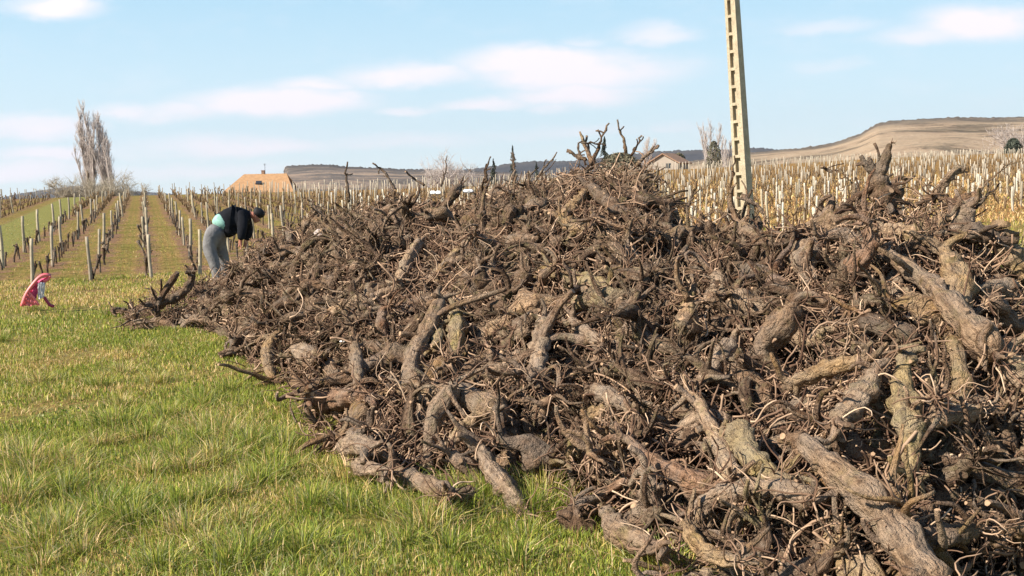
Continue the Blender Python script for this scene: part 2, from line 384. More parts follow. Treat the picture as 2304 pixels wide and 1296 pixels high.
def hill(name, sil, Rc, depth, mat, zfoot, jag=0., cliff=None, back=1.4):
    """sil: skyline pixels; a ridge at distance Rc whose slope comes depth metres towards the viewer"""
    px = np.array([p[0] for p in sil], float); py = np.array([p[1] for p in sil], float)
    n = 260; X = np.linspace(px[0], px[-1], n); Y = np.interp(X, px, py)
    Rv = Rc*(1+.03*np.sin(X/170))
    P = at(X, Y, Rv); az = np.arctan2(P[:, 0], P[:, 1]); zt = P[:, 2]; jg = jag*rng.normal(0, 1, n)
    ts = np.concatenate([np.linspace(-1, 0, 26), [.15, .5, 1]])
    v = []
    for t in ts:
        r = Rv + (t*depth if t < 0 else t*depth*back)
        if t <= 0: k = (1+t)**.85
        else: k = 1-t
        z = zfoot + (zt-zfoot)*k + jg*(max(0, 1-abs(t)*9))
        if t < 0: z = z + (zt-zfoot)*.03*wob(az*22, np.full(n, t*9.), 1.)*math.sin(math.pi*(1+t))
        v.append(np.stack([r*np.sin(az), r*np.cos(az), z], -1))
    V = np.array(v); m = n; k = len(ts)
    i = np.arange(k-1)[:, None]; j = np.arange(m-1)[None]
    q = np.stack([i*m+j, i*m+j+1, (i+1)*m+j+1, (i+1)*m+j], -1).reshape(-1, 4)
    mb = MB(); mb.add(V, q, tint=np.repeat(1+ts, n)); o = obj(name, mb.mesh(name, [mat])); tag(o, kind='structure')
    return o
H_TAN = hill_mat('hill_tan', [(.38, (.07,.055,.042)), (.45, (.15,.115,.08)), (.49, (.29,.215,.145)), (.62, (.40,.30,.205))], .007, patch=(.42,.35,.25))
H_BROWN = hill_mat('hill_brown', [(.38, (.08,.07,.06)), (.49, (.14,.118,.10)), (.55, (.26,.195,.145)), (.64, (.35,.26,.18))], .006)
H_WOOD = hill_mat('hill_wood', [(.3, (.035,.035,.038)), (.7, (.075,.07,.072))], .006)
hill('hill', [(1440,385),(1560,362),(1680,344),(1750,338),(1830,329),(1870,322),(1900,313),(1935,300),(1955,288),(1975,277),(2010,271),(2100,266),(2150,263),(2230,264),(2304,263),(2420,262),(2600,285),(2900,330)], 1500, 900, H_TAN, -5, .5)
hill('hill', [(630,440),(636,405),(640,378),(647,373),(700,370),(740,370),(780,375),(850,377),(900,380),(980,381),(1060,384),(1150,388),(1250,395),(1340,410)], 2400, 1200, H_BROWN, -5, .8)
hill('far_hill', [(900,400),(1020,385),(1150,368),(1200,362),(1290,362),(1380,352),(1480,340),(1560,337),(1640,336),(1700,332),(1760,336),(1850,345)], 4200, 1200, H_WOOD, -5, 1.6)
hill('far_hill', [(-300,470),(-100,462),(0,447),(35,437),(100,427),(150,420),(185,417),(225,418),(260,424),(300,430),(350,433),(390,437),(440,440),(520,443),(640,446)], 5200, 1200, H_WOOD, -5, 1.2)
CLIFF = plain('limestone', (.56,.5,.43), .95, .1, .3, .05)
def cliff():
    mb = MB(); n = 30
    X = np.linspace(641, 698, n); a = at(X, 375+rng.normal(0, .5, n), np.full(n, 2385.)); b = at(X, np.interp(X, [641, 650, 665, 680, 698], [398, 388, 391, 394, 379])+rng.normal(0, 1.2, n), 2355+rng.uniform(-12, 12, n)); m_ = (a+b)/2 + np.stack([rng.normal(0, 2, n), rng.normal(-8, 6, n), rng.normal(0, 1, n)], -1)
    c = a + np.array([0, 60., -1.]); V = np.concatenate([c, a, m_, b])
    i = np.arange(3)[:, None]*n; j = np.arange(n-1)[None]
    mb.add(V, np.stack([i+j, i+j+1, i+n+j+1, i+n+j], -1).reshape(-1, 4)[:, ::-1]); tag(obj('rock_cliff', mb.mesh('rock_cliff', [CLIFF], False)), kind='structure')
cliff()
#MORE

# ------------------------------------------------------------------ houses
def plate(mb, pts, th, nrm, mat=0):
    """flat polygon (quad/tri) with thickness along -nrm"""
    p = np.array(pts); n_ = np.array(nrm, float); n_ /= np.linalg.norm(n_); k = len(p)
    v = np.concatenate([p, p-n_*th])
    for i in range(k):
        j = (i+1) % k; mb.add(v[[i, i+k, j+k, j]], [[0, 1, 2, 3]], qm=mat)
    for s in (0, k):
        idx = list(range(s, s+k)); mb.add(v[idx], t=[[0, i, i+1] for i in range(1, k-1)], tm=mat)
def tile_mat(name, c):
    t = NT(name, .9, .1); p = t.coord(); w = t.N.new('ShaderNodeTexWave'); w.inputs['Scale'].default_value = 1.2; w.inputs['Distortion'].default_value = .6; t.L.new(p, w.inputs[0])
    n = t.noise(p, 1.5, 5, .7); col = t.mix(t.rng(n, .3, .7), tuple(x*.78 for x in c), tuple(min(1, x*1.2) for x in c))
    col = t.mix(t.rng(w.outputs[0], 0, 1, .25, 0), col, tuple(x*.5 for x in c)); return t.base(col)
ROOF1 = tile_mat('orange_tiles', (.46,.27,.14)); ROOF2 = tile_mat('brown_tiles', (.30,.19,.13))
RENDER = plain('house_render', (.33,.285,.24), .9, .1, .1, .4); GLASS = plain('window_glass', (.03,.035,.04), .15, .5, .1); DARK = plain('dark_metal', (.05,.05,.05), .5, .4)
def house_far():
    r = 225.; g = float(terr(*at(600, 430, r)[:2]))
    a, b = at(549, 392, r+4), at(645, 390, r+4)
    c, d = at(661, 432, r-2), at(500, 433, r-2)
    root = bpy.data.objects.new('tiled_house', None); COL.objects.link(root); base = at(590, 430, r+4); base[2] = g; root.location = base
    tag(root, 'house with a big orange tiled roof standing behind the vineyard, beside the rocky hill', 'house')
    inv = -base
    mb = MB(); e = at(547, 399, r+3); nrm = np.cross(b-a, d-a); nrm = nrm if nrm[1] < 0 else -nrm
    plate(mb, [p+inv for p in (a, b, c, d, e)], .3, nrm)
    bk = [p+inv for p in (a, b)]; back1 = bk[1]+np.array([1.2, 8, -3.6]); back0 = bk[0]+np.array([-.5, 8, -3.6])
    plate(mb, [bk[0], back0, back1, bk[1]], .3, (0, .4, 1))
    roof = obj('roof', mb.mesh('roof', [ROOF1], False), root)
    mb = MB(); x0, x1 = (d+inv)[0]+.6, (c+inv)[0]-.5; y0 = (c+inv)[1]+.6; zt = (c+inv)[2]-.2
    box(mb, ((x0+x1)/2, y0+5, zt/2-.3), (x1-x0, 10, zt+.6)); obj('wall', mb.mesh('wall', [RENDER], False), root)
    # gable ends
    mb = MB(); q = [b+inv, c+inv, back1]; plate(mb, [q[0]-np.array([.4,0,.2]), q[1]-np.array([.4,0,.2]), q[2]-np.array([.4,0,.2])], .25, (1, 0, 0)); obj('gable', mb.mesh('gable', [RENDER], False), root)
    mb = MB(); p = at(592, 386, r+4.2)+inv; box(mb, (p[0], p[1], p[2]-.3), (.6, .6, .9)); box(mb, (p[0], p[1], p[2]+.2), (.75, .75, .12)); ch = obj('chimney', mb.mesh('chimney', [ROOF2], False), roof)
    mb = MB(); q = p+np.array([.4, 0, 0]); box(mb, (q[0], q[1], q[2]+.5), (.06, .06, 2.2)); box(mb, (q[0], q[1], q[2]+1.5), (.6, .05, .05)); box(mb, (q[0], q[1], q[2]+1.3), (.4, .05, .05)); obj('aerial', mb.mesh('aerial', [DARK], False), roof)
    mb = MB(); s = at(582, 411, r+.7)+inv; rot = Matrix.Rotation(-math.atan2(3.7, 6), 3, 'X')
    rot = np.array(Matrix.Rotation(math.atan2(3.9, 6.), 3, 'X')); box(mb, s, (1.15, 1.0, .25), rot); sk = obj('skylight', mb.mesh('skylight', [GLASS], False), roof)
house_far()
def house_right():
    r = 235.; base = at(1492, 372, r); base[2] = float(terr(base[0], base[1])); root = bpy.data.objects.new('gabled_house', None); COL.objects.link(root); root.location = base
    root.rotation_euler = (0, 0, R(-28))
    tag(root, 'low pale house with a brown gabled roof behind the vineyard and the heap peak', 'house')
    top = at(1501, 344, r)[2]-base[2]; ev = top-1.9; w = 3.4; L = 7.
    mb = MB(); box(mb, (0, L/2, ev/2), (2*w, L, ev))
    mb.add([(-w, 0, ev), (w, 0, ev), (0, 0, top-.1), (-w, L, ev), (w, L, ev), (0, L, top-.1)], t=[[0,1,2],[3,5,4]])
    obj('wall', mb.mesh('wall', [RENDER], False), root)
    mb = MB()
    for s in (-1, 1):
        plate(mb, [(0, -.5, top), (0, L+.5, top), (s*(w+.5), L+.5, ev-.25), (s*(w+.5), -.5, ev-.25)], .22, (s*.5, 0, 1))
    obj('roof', mb.mesh('roof', [ROOF2], False), root)
    mb = MB(); box(mb, (1.2, -.03, ev-.8), (1., .08, 1.)); obj('window', mb.mesh('window', [GLASS], False), root)
house_right()

# ------------------------------------------------------------------ trees
def tree_bark(name, c1, c2):
    t = NT(name, .95, .1); return t.base(t.mix(t.attr('tint'), c1, c2))
POP = tree_bark('poplar_twigs', (.34,.29,.265), (.60,.53,.49)); BUSHB = tree_bark('shrub_twigs', (.28,.235,.17), (.50,.44,.35)); TRB = tree_bark('trunk_bark', (.14,.11,.08), (.2,.16,.12))
def leafm(name, c1, c2):
    t = NT(name, .8, .2); return t.base(t.mix(t.attr('tint'), c1, c2))
CONI = leafm('conifer_needles', (.03,.04,.028), (.09,.10,.075)); EVER = leafm('evergreen_leaves', (.07,.07,.045), (.19,.17,.11))
def place_base(px, r):
    p = at(px, 430, r); p[2] = float(terr(p[0], p[1])); return p
def bare_poplar(px, top_py, r, width, label, stems=4, nb=70, group=None, name='poplar_tree'):
    b = place_base(px, r); H = at(px, top_py, r)[2]-b[2]
    root = bpy.data.objects.new(name, None); COL.objects.link(root); root.location = b; tag(root, label, 'tree', group)
    mb = MB(); tr = walk(1, 10, (0, 0, -.3), (0, 0, 1), H*.45, .03); tubes(mb, tr, np.linspace(H*.02, H*.011, 10)[None], 7, cap=0, tint=.4); obj('trunk', mb.mesh('trunk', [TRB]), root)
    mb = MB()
    st = np.zeros((stems, 3)); st[:, 2] = rng.uniform(H*.03, H*.12, stems); ang = np.linspace(0, 6.28, stems, endpoint=False)+rng.uniform(0, 1)
    dr = np.stack([np.cos(ang)*.10*width, np.sin(ang)*.10*width, np.ones(stems)], -1)
    le = H*rng.uniform(.78, .9, stems); le[0] = H*.95; dr[0] = (0, 0, 1)
    P = walk(stems, 16, st, dr, le, .03, .03); tubes(mb, P, np.linspace(H*.011, H*.002, 16)[None].repeat(stems, 0), 5, cap=0)
    for lv, (cnt, ln, rad) in enumerate(((nb*3, .25, .0021), (nb*36, .10, .0013))):
        if lv == 0: src = P
        k = rng.integers(0, len(src), cnt); i = rng.integers(1 if lv else 3, src.shape[1]-1, cnt)
        s0 = src[k, i]; a = rng.uniform(0, 6.28, cnt)
        d = np.stack([np.cos(a)*.30*width, np.sin(a)*.30*width, np.full(cnt, 1.)], -1)
        hz = 1-np.clip((s0[:, 2]/H), 0, 1)*.55
        Q = walk(cnt, 8, s0, d, H*ln*hz*rng.uniform(.6, 1.2, cnt), .06, .06)
        tubes(mb, Q, np.linspace(H*rad, H*rad*.4, 8)[None].repeat(cnt, 0), 3, cap=0); src = Q if lv == 0 else src
    obj('crown', mb.mesh('crown', [POP]), root); return root
def bare_shrub(px, top_py, r, spread, label, n1=26, mat=None, group=None, lean=0., name='bare_shrub', fuzz=1.):
    b = place_base(px, r); H = at(px, top_py, r)[2]-b[2]
    root = bpy.data.objects.new(name, None); COL.objects.link(root); root.location = b; tag(root, label, 'shrub', group)
    mb = MB(); a = rng.uniform(0, 6.28, 5)
    P0 = walk(5, 6, (0, 0, -.3), np.stack([np.cos(a)*.35+lean*.5, np.sin(a)*.35, np.ones(5)], -1), H*.3, .05); tubes(mb, P0, np.linspace(H*.022, H*.012, 6)[None].repeat(5, 0), 6, cap=0, tint=.3)
    obj('trunk', mb.mesh('trunk', [TRB]), root)
    mb = MB(); src = P0; st = 3
    for cnt, ln, rad in ((n1, .62, .009), (n1*10, .28, .005), (int(n1*70*fuzz), .14, .0019)):
        k = rng.integers(0, len(src), cnt); i = rng.integers(st, src.shape[1]-1, cnt) if cnt != n1 else np.full(cnt, src.shape[1]-1)
        s0 = src[k, i]; a = rng.uniform(0, 6.28, cnt); el = rng.uniform(.35, 1.4, cnt)
        d = np.stack([np.cos(a)*spread+lean, np.sin(a)*spread, el], -1)
        Q = walk(cnt, 8, s0, d, H*ln*rng.uniform(.6, 1.15, cnt), .13, .02)
        tubes(mb, Q, np.linspace(H*rad, H*rad*.45, 8)[None].repeat(cnt, 0), 3, cap=0); src = Q; st = 2
    obj('crown', mb.mesh('crown', [mat or BUSHB]), root); return root
def leafy(px, top_py, r, w, label, kind='cone', n=5000, mat=None, name='conifer_tree', cat='tree', sz=.16):
    b = place_base(px, r); H = at(px, top_py, r)[2]-b[2]
    root = bpy.data.objects.new(name, None); COL.objects.link(root); root.location = b; tag(root, label, cat)
    mb = MB(); tubes(mb, walk(1, 8, (0, 0, -.3), (0, 0, 1), H*.9, .01), np.linspace(H*.025, H*.004, 8)[None], 6, cap=0, tint=.2); obj('trunk', mb.mesh('trunk', [TRB]), root)
    h = rng.uniform(0.06, 1, n)**(.9); a = rng.uniform(0, 6.28, n)
    if kind == 'cone': prof = (1-h)**.8*(.72+.28*np.abs(np.sin(h*30+np.sin(a*3)))); rad = w*prof*rng.uniform(.15, 1, n)**.5
    else:
        prof = np.sqrt(np.clip(1-(2*h-1)**2, 0, 1))*(1+.25*np.sin(a*3+h*7)*np.sin(h*11+a)); rad = w*prof*rng.uniform(.1, 1, n)**.4
    if kind == 'cone':
        nb_ = 90; bh = rng.uniform(.1, 1, nb_); ba = rng.uniform(0, 6.28, nb_); bl = w*(1-bh)**.75*rng.uniform(.45, 1.15, nb_)+.1; pick = rng.integers(0, nb_, n); q_ = rng.uniform(.0, 1, n)
        rad = bl[pick]*q_; a = ba[pick]+rng.normal(0, .18, n); h = bh[pick]+(.035-.06*q_**2)+rng.normal(0, .008, n)
    c = np.stack([rad*np.cos(a), rad*np.sin(a), h*H], -1)
    d1 = rng.normal(0, 1, (n, 3)); d2 = rng.normal(0, 1, (n, 3)); d1 *= sz/np.linalg.norm(d1, axis=1, keepdims=True); d2 *= sz*.6/np.linalg.norm(d2, axis=1, keepdims=True)
    v = np.stack([c-d1, c+d2, c+d1, c-d2], 1).reshape(-1, 3); q = np.arange(4*n).reshape(-1, 4)
    mb = MB(); mb.add(v, q, tint=np.repeat(rng.uniform(0, 1, n), 4)); obj('crown', mb.mesh('crown', [mat or CONI], False), root); return root
G1 = 'bare trees rising over the vineyard crest'
bare_poplar(208, 249, 205, 1.0, 'tall bare poplar with the highest tip, over the vineyard crest', 4, 80, G1)
bare_poplar(240, 268, 203, 1.0, 'bare poplar with a slightly lower tip, close beside the tallest poplar', 4, 80, G1)
bare_poplar(197, 320, 208, 1.0, 'lower bare poplar on the green strip side of the poplar clump', 4, 60, G1)
bare_poplar(253, 312, 200, 1.0, 'short bare poplar on the outer flank of the poplar clump', 3, 50, G1)
bare_shrub(172, 376, 190, 1.3, 'wide bare shrub fanning out on the distant hill side of the poplars', 24, lean=-.35)
bare_shrub(272, 366, 192, 1.1, 'airy bare shrub on the tiled roof side of the poplars', 17, lean=.3)
bare_shrub(232, 380, 188, 1.0, 'dense bare shrub around the foot of the tall poplars', 22)
bare_shrub(1018, 335, 320, 1.0, 'round bare shrub on the skyline behind the heap, below the rocky hill', 26, mat=POP)
bare_shrub(2292, 262, 260, 1., 'brownish bare shrub at the picture edge above the young vineyard', 26, mat=POP)
bare_poplar(1602, 279, 330, 1.25, 'bare grey poplar nearest the concrete pole, above a dark round bush', 4, 60)
bare_poplar(1636, 300, 345, .8, 'slim small bare poplar between the grey poplar and the concrete pole', 3, 40)
bare_poplar(1455, 309, 330, 1.1, 'bare poplar behind the brown gabled house', 3, 50)
leafy(1607, 318, 325, 2.7, 'dark round bush at the foot of the grey poplar', 'round', 1500, EVER, 'evergreen_bush', 'bush', .35)
leafy(1362, 312, 245, 2.9, 'dark pointed conifer rising behind the peak of the heap', 'cone', 4500)
leafy(1156, 333, 250, 1.9, 'slim dark conifer behind the middle of the heap', 'cone', 3500)
leafy(1112, 362, 250, 2.2, 'short broad conifer just beside the slim dark conifer', 'cone', 3000)
leafy(1395, 345, 240, 5.2, 'broad dark evergreen bush between the pointed conifer and the gabled house', 'round', 6000, EVER, 'evergreen_bush', 'bush', .35)
leafy(1528, 345, 250, 2.2, 'small olive bush right behind the gabled house', 'round', 2500, EVER, 'evergreen_bush', 'bush', .3)
leafy(2278, 312, 235, 1.7, 'small dark round bush in front of the brownish bare shrub', 'round', 2500, CONI, 'evergreen_bush', 'bush', .25)
leafy(1208, 368, 270, 1.6, 'tiny dark conifer on the blue wooded skyline', 'cone', 2000)

# ------------------------------------------------------------------ vineyard stakes and vines
def stake_mat(name, c, c2):
    t = NT(name, .9, .15); n = t.noise(t.coord(), 9, 4); oi = t.N.new('ShaderNodeObjectInfo')
    return t.base(t.mix(1, t.mix(t.rng(n, .35, .7), c, c2), oi.outputs['Color'], 'MULTIPLY'))
STK = stake_mat('weathered_stake', (.42,.36,.26), (.27,.23,.17)); SLV = stake_mat('pale_sleeve', (.56,.515,.425), (.38,.34,.27)); VIN = bark_material('vine_bark')
SLVF = plain('pale_sleeves_far', (.40,.345,.265), .9, .1, .3, .6); STKF = plain('stakes_far', (.30,.26,.20), .9, .1, .3, .6); VINF = plain('vines_far', (.17,.115,.065), .95, .1, .4, 2)
def stake_mesh(h, r, mat):
    mb = MB(); n = 7; z = np.linspace(-.1, h, n); P = np.stack([.012*np.sin(z*4), .01*np.cos(z*5), z], -1)[None]
    tubes(mb, P, (r*np.linspace(1.06, .94, n))[None], 8, cap=0, ridge=.05); return mb.mesh('vine_stake', [mat])
def vine_mb(mb, h, rs, loc=(0,0,0), S_=7):
    a = rs.uniform(0, 6.28); P = walk(1, 9, (0, 0, -.06), (math.cos(a)*.14, math.sin(a)*.14, 1), h, .06, .06, rs)
    P += np.array(loc); r = np.array([.034,.028,.025,.024,.024,.026,.03,.040,.034])*.85
    tubes(mb, P, r[None], S_, lump=.12, ridge=.12, seed=rs, tint=rs.uniform(0, .25))
    k = rs.integers(1, 3); a = rs.uniform(0, 6.28, k); Q = walk(k, 5, P[0, -2], np.stack([np.cos(a)*.5, np.sin(a)*.5, rs.uniform(.6, 1, k)], -1), rs.uniform(.06, .13, k), .2, .04, rs)
    tubes(mb, Q, np.linspace(.018, .011, 5)[None].repeat(k, 0), 5, seed=rs, tint=.1)
stake_vars = [stake_mesh(h, r, STK) for h, r in ((.84, .033), (.9, .035), (.78, .031), (.95, .037))]
sleeve_vars = [stake_mesh(h, r, SLV) for h, r in ((.74, .038), (.64, .044), (.82, .034), (.55, .04))]
vine_vars = []
for i in range(12):
    mb = MB(); vine_mb(mb, random.uniform(.36, .5), rng); vine_vars.append(mb.mesh('pruned_vine', [VIN, CUT]))
ORD = ['first','second','third','fourth','fifth','sixth','seventh','eighth','ninth','tenth','eleventh','twelfth','thirteenth','fourteenth','fifteenth','sixteenth','seventeenth','eighteenth','nineteenth','twentieth']
def nth(n): return f"{n}{'th' if 10 <= n % 100 <= 20 else {1:'st',2:'nd',3:'rd'}.get(n % 10, 'th')}"
def visible(x, y, z):
    px, py, d = project(np.stack([x, y, z], -1)); return px, py, d
def vineyard():
    stakes, vines = [], []                                # (dist, x, y, row, idx, right?)
    lr = np.random.default_rng(3)
    for row in range(-16, 150):
        u = row*1.0
        if -5.4 < u < -3.2: continue
        v0 = 21.9 + max(0, u)*.26 if u > -3.5 else 20.5
        if u > 1.5: v0 = max(v0, 24)
        right = u > 7
        vs = np.arange(v0, 205, 2.3 if right else 4.6) + lr.normal(0, .12 if right else .2)
        if right: vs = vs+lr.uniform(0, 2.3)
        for i, v in enumerate(vs):
            uu = u+lr.normal(0, .05); v = v+lr.normal(0, .1); x, y = xy(uu, v); stakes.append((x, y, row, i, right))
        for i, v in enumerate(np.arange(v0+.45, min(205, v0+(60 if not right else 45)), .95)):
            uu = u+lr.normal(0, .04); x, y = xy(uu, v+lr.normal(0, .08)); vines.append((x, y, row, i, right))
    def prep(A):
        A = np.array(A, float); z = terr(A[:, 0], A[:, 1]); px, py, d = visible(A[:, 0], A[:, 1], z+.6)
        r = np.hypot(A[:, 0], A[:, 1]); az = np.degrees(np.arctan2(A[:, 0], A[:, 1])); rc = 82+38*sm(-1, 6, az)+50*sm(8, 24, az)
        keep = (px > -60) & (px < 2364) & (r < rc+6)
        # behind the heap?
        top = np.interp(px, [285, 330, 400, 500, 600, 700, 800, 900, 1000, 1100, 1300, 1400, 1480, 1560, 1700, 1800, 1950, 2050, 2150, 2304], [700, 670, 650, 610, 545, 505, 475, 445, 445, 425, 370, 375, 450, 510, 505, 495, 410, 460, 450, 600])
        hid = (py > top+6) & (px > 330)
        hid2 = (py > top+60) & (px > 330)
        A, z, px, py, d, hid, hid2 = (q[keep] for q in (A, z, px, py, d, hid, hid2))
        o = np.argsort(d); return A[o], z[o], d[o], hid[o], hid2[o], px[o]
    def grp(row, right): return 'pale stakes of the young vineyard beyond the concrete pole' if right else ('stakes of the vine rows beside the bending man' if row < 7 else 'stakes')
    A, z, d, hid, hid2, px = prep(stakes); cnt = 0; far = {0: MB(), 1: MB()}; lastfar = 0
    rowcount = {}
    for k in range(len(A)):
        x, y, row, i, right = A[k]; row = int(row); right = bool(right)
        if hid2[k]: continue
        lean = (random.gauss(0, .03), random.gauss(0, .03))
        if cnt < 285 and not hid[k]:
            me = random.choice(sleeve_vars if right and random.random() < .75 else stake_vars)
            o = obj('vine_stake', me, None, (x, y, z[k])); o.rotation_euler = (lean[0], lean[1], random.uniform(0, 6)); c = random.uniform(.8, 1.12); o.color = (c, c, c*random.uniform(.94, 1.04), 1); cnt += 1
            j = rowcount.get(row, 0); rowcount[row] = j+1
            rr = {-7:'back',-6:'edge'}
            if not right and -3 <= row <= 4:
                names = {-3:'row edging the green strip', -2:'second row from the strip', -1:'third row from the strip', 0:'straight row', 1:'row before the bending man', 2:'second row past the straight one', 3:'third row past the straight one', 4:'fourth row past the straight one'}
                where = 'near end' if j == 0 else None
                lab = f"grey wooden stake, {ORD[min(j, 19)]} from the near end in the {names[row]}" if j < 20 else f'small grey stake, {nth(j+1)} visible in the {names[row]}'
                tag(o, lab, 'stake', 'stakes of the vine rows beside the bending man')
            elif row < -4: tag(o, f'grey stake, {nth(j+1)} along the {nth(-4-row)} row across the green grass strip', 'stake', 'stakes across the green strip')
            elif not right: tag(o, f'weathered stake, {nth(j+1)} visible in the {nth(row-4)} vine row past the bending man', 'stake', 'stakes between the man and the heap')
            else:
                w = 'beyond the concrete pole' if px[k] < 1720 and px[k] > 1440 else 'between pole and upright stump' if px[k] < 1950 else 'beyond the upright stump'
                tag(o, f'pale stake {w}, {nth(j+1)} visible in the {nth(row-7)} young vineyard row', 'stake', 'pale young vineyard stakes')
        else:
            if right and d[k] > 75 and random.random() < .35: continue
            t = 1 if right and random.random() < .5 else 0; h = random.uniform(.6, .9); P = np.array([[x, y, z[k]-.1], [x+lean[0]*h, y+lean[1]*h, z[k]+h]])[None]
            tubes(far[t], P, np.array([[.036 if t else .031]*2]), 4, cap=0)
    mb = far[0]; 
    for t, m, nm in ((0, STKF, 'vine_stakes'), (1, SLVF, 'vine_sleeves')):
        tag(obj(nm, far[t].mesh(nm, [m])), ('grey' if t == 0 else 'pale')+' stakes crowding the distant vine rows up to the crest', 'stakes', kind='stuff')
    A, z, d, hid, hid2, px = prep(vines); cnt = 0; mb = MB(); rc_ = {}
    for k in range(len(A)):
        x, y, row, i, right = A[k]; row = int(row)
        if hid2[k]: continue
        if cnt < 280 and not hid[k] and not right:
            o = obj('pruned_vine', random.choice(vine_vars), None, (x, y, z[k])); o.rotation_euler = (0, 0, random.uniform(0, 6)); s = random.uniform(.85, 1.2); o.scale = (s, s, s); c = random.uniform(.5, .85); o.color = (c, c*.97, c*.95, 1); cnt += 1
            j = rc_.get(row, 0); rc_[row] = j+1
            names = {-3:'row edging the green strip', -2:'second row from the strip', -1:'third row from the strip', 0:'straight row', 1:'row before the bending man', 2:'second row past the straight one'}
            if row in names and j < 20: tag(o, f"dark pruned vine, {ORD[j]} from the near end in the {names[row]}", 'vine', 'pruned vines in the rows beside the bending man')
            elif row in names: tag(o, f"small dark pruned vine, {nth(j+1)} visible in the {names[row]}", 'vine', 'pruned vines up the '+names[row])
            elif row < -4: tag(o, f'dark pruned vine, {nth(j+1)} along the {nth(-4-row)} row across the green grass strip', 'vine', 'pruned vines across the green strip')
            else: tag(o, f'dark pruned vine, {nth(j+1)} visible in the {nth(row-2)} row past the bending man', 'vine', 'pruned vines between the man and heap')
        else:
            h = random.uniform(.3, .5) if not right else random.uniform(.3, .6); a = random.uniform(0, 6.28)
            P = np.array([[x, y, z[k]-.05], [x+math.cos(a)*.07, y+math.sin(a)*.07, z[k]+h*.6], [x+math.cos(a+1)*.14, y+math.sin(a+1)*.14, z[k]+h]])[None]
            tubes(mb, P, np.array([[.035, .028, .034]]), 4, cap=0)
            if d[k] < 60:
                a = rng.uniform(0, 6.28, 3); Q = walk(3, 4, P[0, 1], np.stack([np.cos(a), np.sin(a), rng.uniform(.3, 1.2, 3)], -1), .3, .2); tubes(mb, Q, np.full((3, 4), .012), 3, cap=0)
    tag(obj('vineyard_vines', mb.mesh('vineyard_vines', [VINF])), 'low brown vines filling the distant vineyard rows', 'vines', kind='stuff')
vineyard()

# ------------------------------------------------------------------ concrete pole
def concrete():
    t = NT('concrete', .9, .2); p = t.coord(); n = t.noise(p, 6, 6, .7); n2 = t.noise(p, 40, 4, .7)
    c = t.ramp(n, [(.3, (.34,.28,.19)), (.55, (.48,.405,.285)), (.75, (.54,.47,.35))]); c = t.mix(t.rng(n2, .5, .66, 0, .6), c, (.2,.165,.12)); t.bump(n2, .015, .8); return t.base(c)
CONC = concrete()
def pole():
    r = 20.; b = at(1684, 560, r); b[2] = float(terr(b[0], b[1]))-.1
    top = at(1647, 0, r); L = 8.4
    # front width / side depth at the base and shrinking upwards
    mb = MB(); rung = .305; n = int(L/rung)
    def wd(z): return .262-.0135*z, .27-.015*z       # half handled below
    rail = .062; gap = .055
    for k in range(n):
        z0 = k*rung; z1 = z0+rung; zs = z1-.05
        w0, d0 = wd(z0); w1, d1 = wd(z1)
        def slab(xa, xb, ya, yb, za, zb):
            # box tapering with height; xa.. functions of (w,d)
            (wa, da), (wb, db) = wd(za), wd(zb)
            v = []
            for (w, d, z) in ((wa, da, za), (wb, db, zb)):
                for x, y in ((xa, ya), (xb, ya), (xb, yb), (xa, yb)): v.append((x(w), y(d), z))
            mb.add(v, [[0,3,2,1],[4,5,6,7],[0,1,5,4],[1,2,6,5],[2,3,7,6],[3,0,4,7]])
        e = .0
        slab(lambda w: -w/2, lambda w: -w/2+rail*.8, lambda d: -d/2, lambda d: d/2, z0, z1)
        slab(lambda w: w/2-rail*1.35, lambda w: w/2, lambda d: -d/2, lambda d: d/2, z0, z1)
        slab(lambda w: -w/2+rail*.8, lambda w: w/2-rail*1.35, lambda d: -d/2+.07, lambda d: .02, z0, z1)   # thin web
        slab(lambda w: -w/2+rail*.8, lambda w: w/2-rail*1.35, lambda d: -d/2+.003, lambda d: -d/2+.07, zs, z1)
        slab(lambda w: -w/2+rail*.8, lambda w: w/2-rail*1.35, lambda d: .021, lambda d: d/2-.003, zs, z1)
    me = mb.mesh('utility_pole', [CONC], False)
    o = obj('utility_pole', me)
    up = Vector(top-b).normalized(); az = math.atan2(b[0], b[1])
    face = R(25)                                          # the ladder face is turned towards the sun side
    fx = Vector((math.cos(az+face), -math.sin(az+face), 0)); 
    # turn: local -Y looks at the viewer, rotated to the sun side
    fy = up.cross(fx).normalized(); fx = fy.cross(up).normalized()
    M = Matrix((fx, fy, up)).transposed().to_4x4(); M.translation = Vector(b); o.matrix_world = M
    tag(o, 'tall leaning cream concrete pole with ladder-like recesses, behind the heap', 'utility pole')
pole()
#PILE

